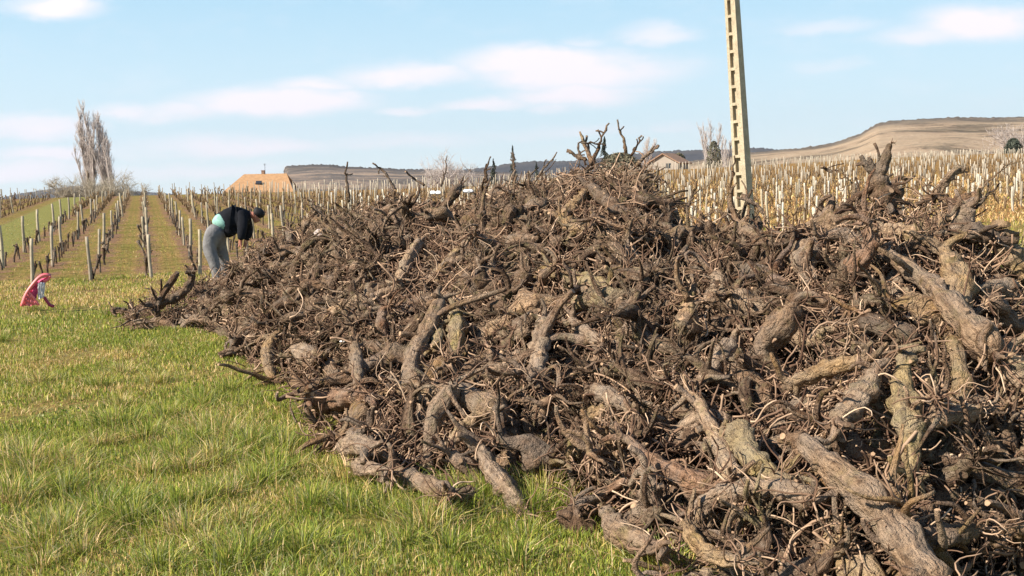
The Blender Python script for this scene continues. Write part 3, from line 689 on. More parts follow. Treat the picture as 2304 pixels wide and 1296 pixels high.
# ------------------------------------------------------------------ the heap of uprooted vine stumps
COLS = {'grey': (1.15,1.12,1.1), 'brown': (1.,.92,.84), 'dark': (.6,.54,.5), 'ochre': (1.2,1.08,.82), 'pale': (1.5,1.42,1.28), 'reddish': (1.0,.82,.74), 'mossy': (1.12,1.12,.8)}
def resample(pts, N):
    pts = np.array(pts, float); seg = np.linalg.norm(np.diff(pts[:, :3], axis=0), axis=1); s = np.concatenate([[0], np.cumsum(seg)]); t = np.linspace(0, s[-1], N)
    # smooth: Catmull-like by double averaging of the linear interpolation
    out = np.stack([np.interp(t, s, pts[:, k]) for k in range(pts.shape[1])], -1)
    for _ in range(2): out[1:-1] = .25*out[:-2]+.5*out[1:-1]+.25*out[2:]
    return out
def root_fan(mb, p, d, n, ln, rad, rs, spread=.9, grav=-.02, N=8, S_=4, bend=.22):
    a = rs.normal(0, 1, (n, 3)); dirs = np.array(d)/np.linalg.norm(d) + a*spread
    st = np.array(p)+rs.normal(0, rad*1.5, (n, 3))
    le = ln*rs.uniform(.35, 1.25, n); P = walk(n, N, st, dirs, le, bend, grav, rs)
    r0 = rad*rs.uniform(.55, 1.5, n); tubes(mb, P, r0[:, None]*np.linspace(1, .45, N)[None], S_, seed=rs, tint=rs.uniform(0, 1, n)**1.2)
def stump_variant(i, low=False):
    rs = np.random.default_rng(100+i); L = rs.uniform(.42, .8); N = 12 if low else 30; S_ = 6 if low else 13
    r0 = rs.uniform(.03, .052)
    P = walk(1, N, (0, 0, 0), (1, 0, 0), L, .11 if not low else .22, 0, rs); P -= P.mean(1, keepdims=True)
    t = np.linspace(0, 1, N); ph = rs.uniform(0, 6, 3)
    r = r0*(1+.2*np.sin(t*7+ph[0])+.14*np.sin(t*17+ph[1])); hd = rs.uniform(.1, .7); r *= 1+hd*np.exp(-((t-.86)/.13)**2); r *= 1+.5*np.exp(-((t-rs.uniform(.2, .6))/.07)**2); r *= np.clip(.45+t*3, 0, 1); r[-1] *= .35; r[-2] *= .8
    mb = MB(); tubes(mb, P, r[None], S_, lump=.2, ridge=.17, seed=rs, tint=rs.uniform(.3, .9), cap=1)
    T = P[0, -1]-P[0, -3]; T /= np.linalg.norm(T)
    arms = 2 if low else int(rs.integers(2, 5)); a = rs.normal(0, 1, (arms, 3)); dirs = T+a*.75
    Q = walk(arms, 6 if low else 9, P[0, -3]+rs.normal(0, .01, (arms, 3)), dirs, rs.uniform(.08, .26, arms), .24, 0, rs)
    ra = r0*rs.uniform(.2, .42, arms); tubes(mb, Q, ra[:, None]*np.linspace(1.4, .75, Q.shape[1])[None], 5 if low else 8, lump=.16, ridge=.1, seed=rs, tint=rs.uniform(.2, .7))
    # burls on the flank
    k = 2 if low else 4; j = rs.integers(2, N-3, k); dirs = rs.normal(0, 1, (k, 3)); dirs /= np.linalg.norm(dirs, axis=1, keepdims=True)
    Q = walk(k, 5, P[0, j], dirs, r[j]*1.5, .15, 0, rs); tubes(mb, Q, (r[j]*.7)[:, None]*np.array([1.1, 1.05, .95, .75, .35])[None], 6 if low else 9, lump=.15, ridge=.12, seed=rs, tint=rs.uniform(.3, .8))
    B = P[0, 0]-P[0, 2]; B /= np.linalg.norm(B); k = 3 if low else int(rs.integers(3, 7)); dirs = B+rs.normal(0, 1, (k, 3))*.65
    Q = walk(k, 6 if low else 11, P[0, 1]+rs.normal(0, .008, (k, 3)), dirs, rs.uniform(.14, .38, k), .28, 0, rs)
    ra = r0*rs.uniform(.16, .38, k); tubes(mb, Q, ra[:, None]*(np.linspace(1.6, .55, Q.shape[1])**1.1)[None], 5 if low else 7, lump=.14, seed=rs, tint=rs.uniform(.1, .6))
    for _ in range(2 if low else 5):
        j = rs.integers(1, N-2); root_fan(mb if low else mb, P[0, j], rs.normal(0, 1, 3), 3 if low else 6, .15, .0038, rs, .8, N=5 if low else 9, bend=.34)
    rb = mb if low else MB(); sb = mb if low else MB()
    n = 12 if low else 30
    root_fan(rb, P[0, 0], B, n, .20, .0050, rs, .8, N=6 if low else 11, bend=.3)
    root_fan(sb, P[0, -2], T, int(n*.5), .2, .0042, rs, .9, N=5 if low else 9, bend=.24)
    return mb, rb, sb, L, r0, P[0]
VAR = []
for i in range(42):
    a, b, c_, L, r0, P = stump_variant(i); curved = np.linalg.norm(P[-1]-P[0])/L
    VAR.append((a.mesh('vine_stump', [BARK, CUT]), b.mesh('roots', [TWIG, CUT]), c_.mesh('shoots', [TWIG, CUT]), L, r0, curved))

def dips(x, y): return .30*sm(.30, .75, wob(x*1.0+4, y*1.0-2, 3.6))
def mound_normal(x, y):
    e = .15; dx = (mound(x+e, y)-mound(x-e, y))/(2*e); dy = (mound(x, y+e)-mound(x, y-e))/(2*e)
    n = np.stack([-dx, -dy, np.ones_like(dx)], -1); return n/np.linalg.norm(n, axis=-1, keepdims=True)

HERO_MASK = []
def lift_path(pts, forward=.06, seed=0, rfix=None):
    """pixel path -> world path lying on the heap; points above the skyline keep the depth of the last that met it"""
    a = np.array(pts, float); r = hit(a[:, 0], a[:, 1]) if rfix is None else np.full(len(a), rfix)
    if np.isnan(r).all(): r = np.full(len(a), float(np.interp(math.atan2(*ray(a[0, 0], a[0, 1])[:2]), CA, CR)))
    d_ = ray(a[:, 0], a[:, 1]); rg = np.where(d_[:, 2] < -.01, -EYE/np.minimum(d_[:, 2], -.01)*np.hypot(d_[:, 0], d_[:, 1]), 99); az_ = np.arctan2(d_[:, 0], d_[:, 1])
    if rfix is None: r = np.where(np.isnan(hit(a[:, 0], a[:, 1])) & (rg <= foot_r(az_)+.4), rg+.03, r)
    ok = ~np.isnan(r); r = np.interp(np.arange(len(a)), np.arange(len(a))[ok], r[ok])
    # a limb is stiff: keep depth near a straight run through its points
    if len(a) > 2:
        k = np.polyfit(np.arange(len(a)), r, 1); r = .45*r+.55*np.polyval(k, np.arange(len(a)))
    rs = np.random.default_rng(seed); r = r-forward+rs.normal(0, .012, len(a))
    P = at(a[:, 0], a[:, 1], r); d = np.linalg.norm(P-np.array([0, 0, EYE]), axis=1)
    rad = a[:, 2]/F*d
    return np.concatenate([P, rad[:, None]], 1)
hero_n = 0
def hero(pts, label, col='brown', arms=(), roots=None, fans=(), cane=False, fwd=.07, lump=.13, rfix=None, N=34, bare=False):
    global hero_n
    for q_ in pts: HERO_MASK.append((q_[0], q_[1], q_[2]))
    if not cane: fwd += .12
    hero_n += 1; rs = np.random.default_rng(900+hero_n)
    W_ = lift_path(pts, fwd, hero_n, rfix); W_ = resample(W_, 12 if cane else N)
    o0 = W_[:, :3].mean(0); mb = MB()
    if cane:
        W_[1:-1, :3] += rs.normal(0, .006, (len(W_)-2, 3)); W_[:, 3] *= (.72+.2*rs.uniform(-1, 1, len(W_)))*np.linspace(1.1, .7, len(W_))
        kk = 2; Q = walk(kk, 6, (W_[:, :3]-o0)[rs.integers(3, 9, kk)], (W_[-1, :3]-W_[0, :3])/np.linalg.norm(W_[-1, :3]-W_[0, :3])+rs.normal(0, .6, (kk, 3)), rs.uniform(.04, .14, kk), .2, 0, rs); tubes(mb, Q, np.full((kk, 6), float(W_[:, 3].mean())*.55), 5, seed=rs, tint=.4)
        tubes(mb, (W_[:, :3]-o0)[None], W_[:, 3][None], 7, lump=.10, ridge=.05, seed=rs, tint=.4)
    else:
        rad = W_[:, 3].copy(); rad[-1] *= .55; rad[0] *= .55
        rad *= 1+.12*np.sin(np.arange(len(rad))*.9+rs.uniform(0, 6))
        tubes(mb, (W_[:, :3]-o0)[None], rad[None], 16, lump=lump, ridge=.15, seed=rs, tint=.85)
        kb = 5; jb = rs.integers(3, len(rad)-4, kb); db = rs.normal(0, 1, (kb, 3)); db /= np.linalg.norm(db, axis=1, keepdims=True); rj = rad[jb]
        tubes(mb, walk(kb, 5, (W_[:, :3]-o0)[jb], db, rj*1.35, .15, 0, rs), (rj*.6)[:, None]*np.array([1.1, 1.05, .95, .75, .35])[None], 9, lump=.15, ridge=.12, seed=rs, tint=.6)
    if not cane:
        for e_, sgn in (((0, 1),) if bare else ((0, 1), (-1, -1))):
            d_ = W_[e_, :3]-W_[e_+4*sgn, :3]; kk = 4; Q = walk(kk, 10, (W_[e_+sgn, :3]-o0)[None]+rs.normal(0, .004, (kk, 3)), d_/np.linalg.norm(d_)+rs.normal(0, .55, (kk, 3)), rs.uniform(.08, .22, kk), .25, 0, rs)
            R_ = float(np.median(W_[:, 3])); tubes(mb, Q, (R_*rs.uniform(.22, .5, kk))[:, None]*np.linspace(1.5, .55, 10)[None], 8, lump=.14, seed=rs, tint=.5)
    for ap in arms:
        A_ = resample(lift_path(ap, fwd+.02, hero_n, rfix if rfix else float(np.hypot(*W_[np.argmin(np.abs(project(W_[:, :3])[0]-ap[0][0])), :2]))), 12)
        j_ = np.argmin(np.linalg.norm(W_[:, :3]-A_[0, :3], axis=1)); A_[:, :3] += (W_[j_, :3]-A_[0, :3])*np.linspace(1, 0, 12)[:, None]
        tubes(mb, (A_[:, :3]-o0)[None], A_[:, 3][None], 7, lump=.12, ridge=.1, seed=rs, tint=.45)
    nm = 'vine_cane' if cane else 'vine_stump'
    o = obj(nm, mb.mesh(nm, [BARK, CUT]), None, o0); c = COLS[col]; o.color = (*c, 1)
    tag(o, label, 'cane' if cane else 'vine stump', 'bare canes on the heap' if cane else 'uprooted vine stumps in the heap')
    if not cane:
        e0 = W_[0, :3]-o0; e1 = W_[-1, :3]-o0; d0 = e0-(W_[3, :3]-o0); d1 = e1-(W_[-4, :3]-o0)
        rb = MB(); root_fan(rb, e1 if bare else e0, d1 if bare else d0, 5 if bare else 9, .05 if bare else .14, .0042, rs, .9, bend=.28); obj('shoots', rb.mesh('shoots', [TWIG, CUT]), o)
        rb = MB(); root_fan(rb, e0 if bare else e1, d0 if bare else d1, 16, .22, .0046, rs, .9, N=11, bend=.3); obj('roots', rb.mesh('roots', [TWIG, CUT]), o)
    return o
Hs = 'vine stump'
hero([(1800,985,16),(1825,1010,24),(1880,1060,30),(1950,1110,36),(2010,1190,38),(2060,1260,37),(2105,1320,34)], 'thickest straight brown log slanting down to the bottom edge of the photo', 'brown', fwd=.22, lump=.07)
hero([(2035,800,14),(2030,870,22),(2040,920,35),(2050,960,30),(2050,1010,20),(2055,1065,13)], 'upright mossy trunk swollen in the middle, above the thickest straight log', 'mossy', fwd=.16)
hero([(2000,572,12),(2030,595,18),(2085,632,20),(2126,677,24),(2185,740,30),(2240,800,32)], 'long brown trunk slanting down beneath the upper stump at the far side', 'brown', arms=[[(2020,590,9),(1990,565,7),(1975,560,5)]], fwd=.16)
hero([(1812,605,24),(1812,575,30),(1822,548,28),(1842,525,22),(1857,487,15)], 'thick knotty trunk standing up with a dark cut top, below the pinnacle stump', 'grey', fwd=.12)
hero([(1985,520,13),(2022,521,17),(2060,528,18),(2098,538,15)], 'pale short log lying level below the pinnacle stump', 'pale', fwd=.12)
hero([(2120,508,14),(2150,513,19),(2190,521,21),(2232,532,17)], 'dark thick log lying level under the hooked stump', 'dark', arms=[[(2190,515,7),(2220,512,5),(2248,505,3)]], fwd=.12)
hero([(2228,525,18),(2255,552,24),(2285,585,28),(2320,625,30)], 'thick log with a raw yellow flank running out at the far edge', 'ochre', fwd=.12)
hero([(1990,455,26),(1984,430,24),(1978,408,20),(1978,395,15),(1992,357,12),(1998,338,8),(2003,323,4)], 'topmost stump of the second peak with splayed arms against the vineyard', 'dark', arms=[[(1974,400,10),(1958,385,9),(1944,366,7),(1937,350,5)],[(1974,400,9),(1960,372,6),(1955,352,4)],[(1974,400,9),(1976,365,4),(1977,345,3),(1967,322,3)],[(1972,398,6),(1948,364,6),(1925,370,3)],[(1985,410,9),(2010,420,7),(2028,436,5)],[(1978,412,7),(1940,432,8),(1905,462,9),(1880,480,8)],[(1995,415,5),(2040,412,3),(2060,395,2)],[(1990,408,4),(2002,396,3),(2010,391,2)]], fwd=.1, rfix=7.45, bare=True)
hero([(2105,440,9),(2122,418,8),(2140,392,8),(2158,378,9),(2170,386,5)], 'thin trunk hooked over at the top, beside the topmost stump', 'brown', arms=[[(2110,435,6),(2085,448,6),(2060,462,5)]], fwd=.1, rfix=7.2, bare=True)
hero([(2140,462,12),(2160,458,17),(2182,455,18),(2197,442,13),(2204,432,7)], 'knobbly reddish head just past the hooked trunk', 'reddish', fwd=.1, rfix=7.1, bare=True)
hero([(2168,462,18),(2172,490,20),(2160,512,16),(2140,525,9)], 'grey knotted stump standing under the reddish head', 'grey', fwd=.12)
hero([(994,672,12),(977,710,18),(956,761,22),(931,799,22),(922,837,20),(941,871,19),(969,888,18),(1007,876,20),(1058,893,26),(1100,920,36),(1125,925,30)], 'long trunk bent in an S at the centre of the heap', 'brown', arms=[[(994,685,8),(1010,670,8),(1060,660,7),(1110,655,6),(1140,650,5)],[(975,705,8),(930,735,8),(900,750,6)]], fwd=.2, N=48)
hero([(1026,700,14),(1030,730,20),(1028,765,20),(1024,808,9)], 'short mossy stump hanging just beside the S shaped trunk', 'mossy', fwd=.12)
hero([(990,735,7),(985,760,13),(978,790,10)], 'small mossy knot tucked between the S trunk and the hanging stump', 'mossy', fwd=.12)
hero([(1222,722,14),(1222,750,19),(1214,785,21),(1210,840,16),(1205,862,12)], 'upright grey trunk with a forked pale top, past the hanging stump', 'grey', arms=[[(1222,735,12),(1195,745,12),(1160,800,10),(1140,850,8)],[(1225,722,12),(1240,695,12),(1262,668,10),(1290,655,7)],[(1235,730,8),(1270,725,8),(1330,770,13)]], fwd=.2)
hero([(1085,1010,14),(1092,1035,18),(1112,1066,23),(1147,1109,24),(1178,1146,20)], 'thick grey stump leaning onto the grass at the foot of the heap', 'grey', fwd=.2)
hero([(668,1096,7),(727,1092,13),(760,1077,22),(800,1080,24),(845,1083,22),(897,1068,17),(935,1079,21),(975,1098,25),(1010,1112,20)], 'long low crooked root reaching out over the grass at the heap foot', 'brown', fwd=.1, N=44)
hero([(690,1060,14),(730,1052,20),(770,1049,22),(815,1054,18),(880,1062,12)], 'straight grey log just above the long crooked root on the grass', 'grey', fwd=.14)
hero([(735,1020,15),(770,1005,24),(800,1000,24),(840,1010,18)], 'knobbly grey head with a dark hollow beside it, near the grass', 'grey', fwd=.12)
hero([(688,985,12),(727,988,14),(780,978,12),(830,965,9)], 'thin dark stump end poking at the grass above the knobbly grey head', 'dark', fwd=.12)
hero([(692,892,14),(712,900,23),(745,905,24),(785,893,17),(830,890,12)], 'jagged broken stump end overhanging the grass midway along the heap', 'reddish', fwd=.16)
hero([(618,757,10),(607,775,13),(602,800,14),(606,832,13),(616,856,9)], 'upright ochre stump standing at the grass edge below the man', 'ochre', arms=[[(612,850,7),(596,851,7),(562,835,5),(533,831,5),(515,820,4),(491,820,3)],[(600,850,5),(575,847,4),(547,859,3)]], fwd=.1)
hero([(798,775,9),(802,800,14),(804,835,13),(808,868,9)], 'short upright stump a little inside the grass edge, mid heap', 'brown', fwd=.14)
hero([(670,790,14),(690,798,21),(712,806,16)], 'rounded grey knob near the grass edge below the man', 'grey', fwd=.12)
hero([(716,830,11),(738,828,18),(752,845,16),(755,868,10)], 'rounded brown knob beside the short upright stump', 'brown', fwd=.12)
hero([(1560,890,9),(1578,915,12),(1600,965,15),(1618,1003,16),(1637,1043,18),(1652,1080,28)], 'pale split trunk running down to a mossy knob, centre of the lower slope', 'pale', fwd=.2)
hero([(1640,985,14),(1662,972,30),(1674,1000,28),(1690,1035,25),(1716,1060,28),(1745,1075,18)], 'stump with a round mossy head beside the pale split trunk', 'mossy', fwd=.2)
hero([(1410,985,10),(1441,1022,15),(1480,1045,17),(1515,1062,20),(1555,1090,30),(1600,1098,22)], 'splintered pinkish trunk ending in a mossy knob', 'reddish', fwd=.2)
hero([(1352,1138,10),(1366,1160,16),(1386,1194,30),(1425,1215,24),(1475,1232,18)], 'thick log end with a grey cut ring on the grass edge', 'brown', fwd=.14)
hero([(1545,1180,16),(1558,1210,19),(1583,1238,18),(1620,1256,17),(1665,1265,13)], 'smooth curved tan limb near the bottom edge', 'ochre', fwd=.2, lump=.04)
hero([(1265,1178,17),(1290,1165,14),(1325,1137,13),(1360,1105,11),(1424,1074,8)], 'straight root pointing down onto the grass with a chopped end', 'reddish', fwd=.14)
hero([(1565,1160,16),(1590,1130,22),(1640,1108,23),(1700,1095,20),(1790,1112,26),(1830,1125,20)], 'wide grey log lying across below the splintered trunk', 'grey', fwd=.16)
hero([(1345,880,18),(1372,892,22),(1398,908,14),(1425,924,8)], 'short thick pale stub above the splintered trunk', 'grey', fwd=.16)
hero([(1232,604,10),(1262,612,18),(1290,625,15),(1330,632,14),(1372,640,9)], 'yellowish mossy stump lying level at mid height of the heap', 'mossy', fwd=.14)
hero([(1268,500,12),(1290,508,17),(1316,514,13)], 'ribbed ochre knob below the main peak', 'ochre', fwd=.12)
hero([(1285,720,9),(1310,740,13),(1335,757,15),(1358,780,19)], 'grey stump end just past the forked upright trunk', 'grey', fwd=.14)
hero([(1655,765,12),(1635,790,23),(1600,832,16),(1565,868,10)], 'bare grey stump leaning down in the middle of the slope', 'grey', arms=[[(1620,800,8),(1612,780,5),(1605,765,3)]], fwd=.16)
hero([(1785,862,12),(1810,850,16),(1860,830,17),(1945,812,15)], 'long ochre log lying almost level above the upright mossy trunk', 'ochre', fwd=.14)
hero([(1965,850,16),(1945,882,28),(1915,920,26),(1880,950,18)], 'stout grey stump with a pale lilac patch beside the mossy trunk', 'grey', fwd=.18)
hero([(2075,950,10),(2110,943,18),(2160,932,20),(2200,925,16)], 'pale log lying level behind the upright mossy trunk', 'pale', fwd=.12)
hero([(2030,1225,14),(2070,1213,22),(2130,1203,25),(2195,1190,16)], 'dark grey log lying level just past the thickest straight log', 'dark', fwd=.14)
hero([(2255,795,12),(2278,825,24),(2310,865,26)], 'curved pale log at the far edge, mid height', 'pale', fwd=.14)
hero([(1323,418,12),(1340,432,15),(1370,456,15),(1409,484,11)], 'dark reddish trunk running down out of the main peak', 'dark', fwd=.1)
hero([(1318,432,9),(1300,455,13),(1272,482,15),(1250,500,11)], 'tan trunk slanting down to the grass side below the main peak', 'ochre', fwd=.12)
hero([(1036,418,6),(1026,425,13),(1012,450,11),(992,474,9),(955,494,7)], 'upright stump with a dark round top beside the white scraps', 'dark', fwd=.1)
hero([(945,545,10),(925,575,14),(905,610,13),(900,635,8)], 'pale tan stump on the upper slope between the scraps and the grass', 'pale', fwd=.1)
hero([(1320,980,8),(1040,560,11),(1010,590,12)][1:]+[(985,615,8)], 'tan stump lying above the S shaped trunk', 'ochre', fwd=.1)
hero([(350,690,9),(375,676,11),(397,668,10),(418,652,10),(430,630,9),(432,614,7)], 'dark stump raising one thick arm at the far low tip of the heap', 'dark', arms=[[(375,672,7),(382,645,8),(396,622,8),(400,612,5)],[(360,682,4),(334,686,3),(312,672,2)],[(380,665,4),(355,655,3),(340,645,2)],[(385,672,4),(370,640,3),(362,628,2)]], fwd=.12)
hero([(1015,1000,12),(1040,960,14),(1075,940,18),(1110,925,22)], 'pale broken log under the end of the S shaped trunk', 'pale', fwd=.12)
hero([(1870,1110,10),(1760,1080,16),(1720,1095,20),(1700,1125,16)][1:], 'mossy stump lying beside the big log near the round mossy head', 'mossy', fwd=.14)
hero([(2120,560,10),(2140,590,20),(2160,640,30),(2150,690,24)], 'hollow ochre stump under the dark level log', 'ochre', fwd=.04)
# canes against the sky and over the heap
for pts, lab, c in [
 ([(1335,365,7),(1340,345,6),(1352,314,5),(1362,295,4.5),(1371,277,4)], 'straight cane leaning out of the peak with its tip near the top', 'brown'),
 ([(1408,345,6),(1406,325,5),(1400,306,5),(1391,288,4),(1389,269,3.5)], 'highest crooked cane on the main peak', 'brown'),
 ([(1335,372,9),(1325,350,8),(1312,317,7),(1304,296,4)], 'pale broken cane on the grass side of the peak', 'pale'),
 ([(1435,372,7),(1450,352,6),(1468,338,5.5),(1481,327,6)], 'thick cane end leaning out over the gabled house', 'brown'),
 ([(1420,350,5),(1432,330,4.5),(1436,318,4),(1444,305,3)], 'forked cane between the highest cane and the gabled house', 'dark'),
 ([(1308,322,4),(1330,321,3),(1364,327,3)], 'thin cane lying across the pale broken cane', 'dark'),
 ([(1275,339,6),(1295,350,6),(1318,360,6)], 'short blunt cane poking out low from the peak', 'brown'),
 ([(1318,362,5),(1300,345,5),(1300,326,4),(1310,318,3)], 'cane curling up like a hook on the peak', 'dark'),
 ([(785,455,5),(785,428,5),(779,405,4.5),(776,385,4),(782,364,3)], 'lone upright dark cane on the low crest, below the rocky hill', 'dark'),
 ([(890,428,4),(874,398,4),(856,378,3.5),(838,367,3)], 'arching cane next to the lone upright one', 'dark'),
 ([(992,420,3),(1004,380,2.5),(1006,350,2)], 'hair thin upright cane by the white scraps', 'dark'),
 ([(955,418,4),(931,402,3.5),(912,386,3)], 'crooked cane between the arching cane and the white scraps', 'dark'),
 ([(735,490,4),(712,466,3.5),(690,444,3)], 'cane leaning over the vine rows on the low crest', 'brown'),
 ([(760,505,5),(720,480,4),(688,458,3)], 'brown cane under the one leaning over the vine rows', 'brown'),
 ([(1208,400,4),(1222,380,3.5),(1240,362,3),(1253,342,3)], 'cane leaning towards the peak beside the slim conifer', 'brown'),
 ([(1095,410,6),(1090,385,5),(1098,368,4),(1104,352,3)], 'forked dark cane before the short broad conifer', 'dark'),
 ([(1155,405,5),(1157,380,4),(1155,355,3),(1153,342,2.5)], 'cane standing before the slim conifer', 'dark'),
 ([(910,450,7),(895,440,8),(873,427,8)], 'thick short cane stub on the low crest', 'brown'),
 ([(1640,480,4),(1642,440,4),(1646,400,3.5),(1652,350,3)], 'tall thin cane crossing the foot of the concrete pole', 'dark'),
 ([(1540,478,6),(1552,450,5),(1562,425,4),(1568,407,3)], 'forked cane in the dip between the peaks', 'dark'),
 ([(1720,480,5),(1690,452,9),(1668,440,10)], 'bulky cane end at the foot of the concrete pole', 'brown'),
 ([(2010,610,5),(2030,560,6),(2060,505,5),(2085,460,3.5),(2100,430,2.5)], 'long diagonal cane below the hooked trunk', 'brown'),
 ([(2195,470,4),(2225,440,3.5),(2250,412,3)], 'dark thin cane leaning out beyond the reddish head', 'dark'),
 ([(2205,430,2.5),(2230,400,2.5),(2260,375,2),(2300,362,1.5)], 'faint arching cane over the young vineyard', 'brown'),
 ([(1850,375,3.5),(1862,384,4),(1885,386,3)], 'short bent cane tip over the young vineyard', 'dark'),
 ([(1890,386,3),(1905,400,3),(1918,412,3)], 'cane running down beside the topmost stump', 'brown'),
 ([(552,781,2.5),(570,769,2.5),(592,757,3),(620,748,3),(650,745,3)], 'pale thin stick bridging from the heap to the grass', 'pale'),
 ([(545,745,3),(552,762,3),(556,780,3),(565,797,3)], 'short dark stick hanging over the grass', 'dark'),
 ([(1430,470,7),(1450,500,8),(1480,540,8),(1510,570,6)], 'thick cane slanting down from the main peak to the dip', 'brown'),
 ([(1470,700,4),(1500,760,4),(1440,790,4),(1360,850,4)], 'long thin cane across the middle of the slope', 'brown'),
 ([(1160,560,4),(1175,610,4),(1160,650,4),(1185,690,4)], 'winding thin cane above the forked upright trunk', 'brown'),
 ([(1165,540,4),(1185,590,4),(1225,640,5),(1260,690,4)], 'second winding cane beside the first above the forked trunk', 'dark'),
 ([(1865,960,5),(1840,985,5),(1760,1020,5),(1720,1060,4)], 'grey bent cane just above the big straight log', 'grey'),
 ([(1740,1000,4),(1765,1060,6),(1780,1130,6),(1770,1200,5)], 'rough cane hanging beside the big straight log', 'brown'),
 ([(2190,1080,5),(2188,1150,6),(2182,1215,4)], 'upright cane with a pale ball above the dark grey log', 'brown'),
 ([(2150,1290,8),(2210,1240,8),(2280,1170,8),(2320,1140,7)], 'long straight dark cane crossing the lowest corner', 'brown')]:
    rf = None
    if pts[-1][1] < 470 or pts[0][1] < 400:
        m = max(pts, key=lambda p: p[1]); az_ = math.atan2(*ray(m[0], m[1])[:2]); rf = float(np.interp(az_, CA, CR))-.1
    hero(pts, lab, c, cane=True, fwd=.1, rfix=rf)

# ---- the 200 and more other stumps one can see
ZONES = [(360,690,'at the low tip of the heap'),(440,690,'near the low tip'),(520,650,'in front of the bending man'),(600,600,'just beside the bending man'),(560,730,'at the grass edge below the man'),(640,700,'on the slope below the man'),
 (660,560,'on the low crest next to the man'),(760,540,'on the low crest beyond the man'),(850,500,'on the crest below the rocky hill'),(960,480,'under the white scraps'),(1080,460,'on the crest before the slim conifer'),(1200,450,'on the crest before the main peak'),(1340,400,'high on the main peak'),(1430,430,'on the far flank of the main peak'),
 (640,820,'at the grass edge mid heap'),(750,760,'just inside the grass edge mid heap'),(760,650,'on the slope above the mid grass edge'),(740,900,'by the jagged overhanging stump'),(760,1020,'by the knobbly grey head at the foot'),(880,600,'on the upper slope below the white scraps'),(860,720,'on the slope before the S shaped trunk'),(850,850,'beside the lower bend of the S trunk'),(880,980,'below the S trunk'),(960,1060,'above the long crooked foot root'),
 (1000,600,'above the S trunk'),(1120,560,'above the forked upright trunk'),(1100,720,'between the S trunk and forked trunk'),(1100,1020,'above the grey leaning foot stump'),(1180,940,'in the hollow below the forked trunk'),(1260,560,'below the main peak'),(1280,880,'on the slope below the forked trunk'),(1250,1060,'at the foot before the chopped root'),
 (1400,560,'under the main peak, far side'),(1400,680,'beyond the yellowish level stump'),(1420,800,'between forked trunk and leaning grey stump'),(1400,960,'above the splintered trunk'),(1480,1130,'below the splintered trunk'),(1430,1240,'beside the grey cut ring log'),(1560,560,'in the dip between the peaks'),(1660,540,'at the foot of the concrete pole'),(1560,700,'on the slope below the dip'),(1700,680,'below the concrete pole'),(1620,800,'by the bare grey leaning stump'),(1540,960,'above the pale split trunk'),(1600,1180,'above the smooth curved limb'),
 (1760,560,'beside the knotty trunk with dark top'),(1880,560,'below the topmost stump'),(1960,480,'on the second peak'),(1800,720,'on the slope under the knotty trunk'),(1780,860,'around the long ochre log'),(1720,960,'near the round mossy head'),(1740,1180,'beside the thickest straight log'),(1900,1240,'under the thickest straight log'),(1900,1000,'just above the thickest straight log'),(1960,700,'above the upright mossy trunk'),(2080,640,'around the long slanting trunk'),(2100,480,'beneath the hooked trunk'),(2220,640,'beneath the raw yellow flank log'),(2230,780,'at the far edge mid height'),(2140,860,'beyond the upright mossy trunk'),(2200,1000,'past the mossy trunk'),(2160,1130,'above the dark level log'),(2230,1240,'in the lowest corner')]
ZP = np.array([(a, b) for a, b, _ in ZONES], float)
TOTAL = 296
def px_inside(n):
    out = []
    tries = rng.uniform([300, 370], [2330, 1330], (26000, 2)); r = hit(tries[:, 0], tries[:, 1]); ok = ~np.isnan(r); tries, r = tries[ok], r[ok]
    w = 1.0
    chosen = []
    for p, rr in zip(tries, r):
        dmin = 400.0/rr + 12
        if all((p[0]-c[0])**2+(p[1]-c[1])**2 > dmin**2 for c in chosen) and (HM[:, 2]+38 < np.hypot(HM[:, 0]-p[0], HM[:, 1]-p[1])).all(): chosen.append((p[0], p[1], rr))
        if len(chosen) >= n: break
    return chosen
HM = np.array([h for h in HERO_MASK if h[2] > 8])
auto = px_inside(TOTAL-hero_n)
made = []
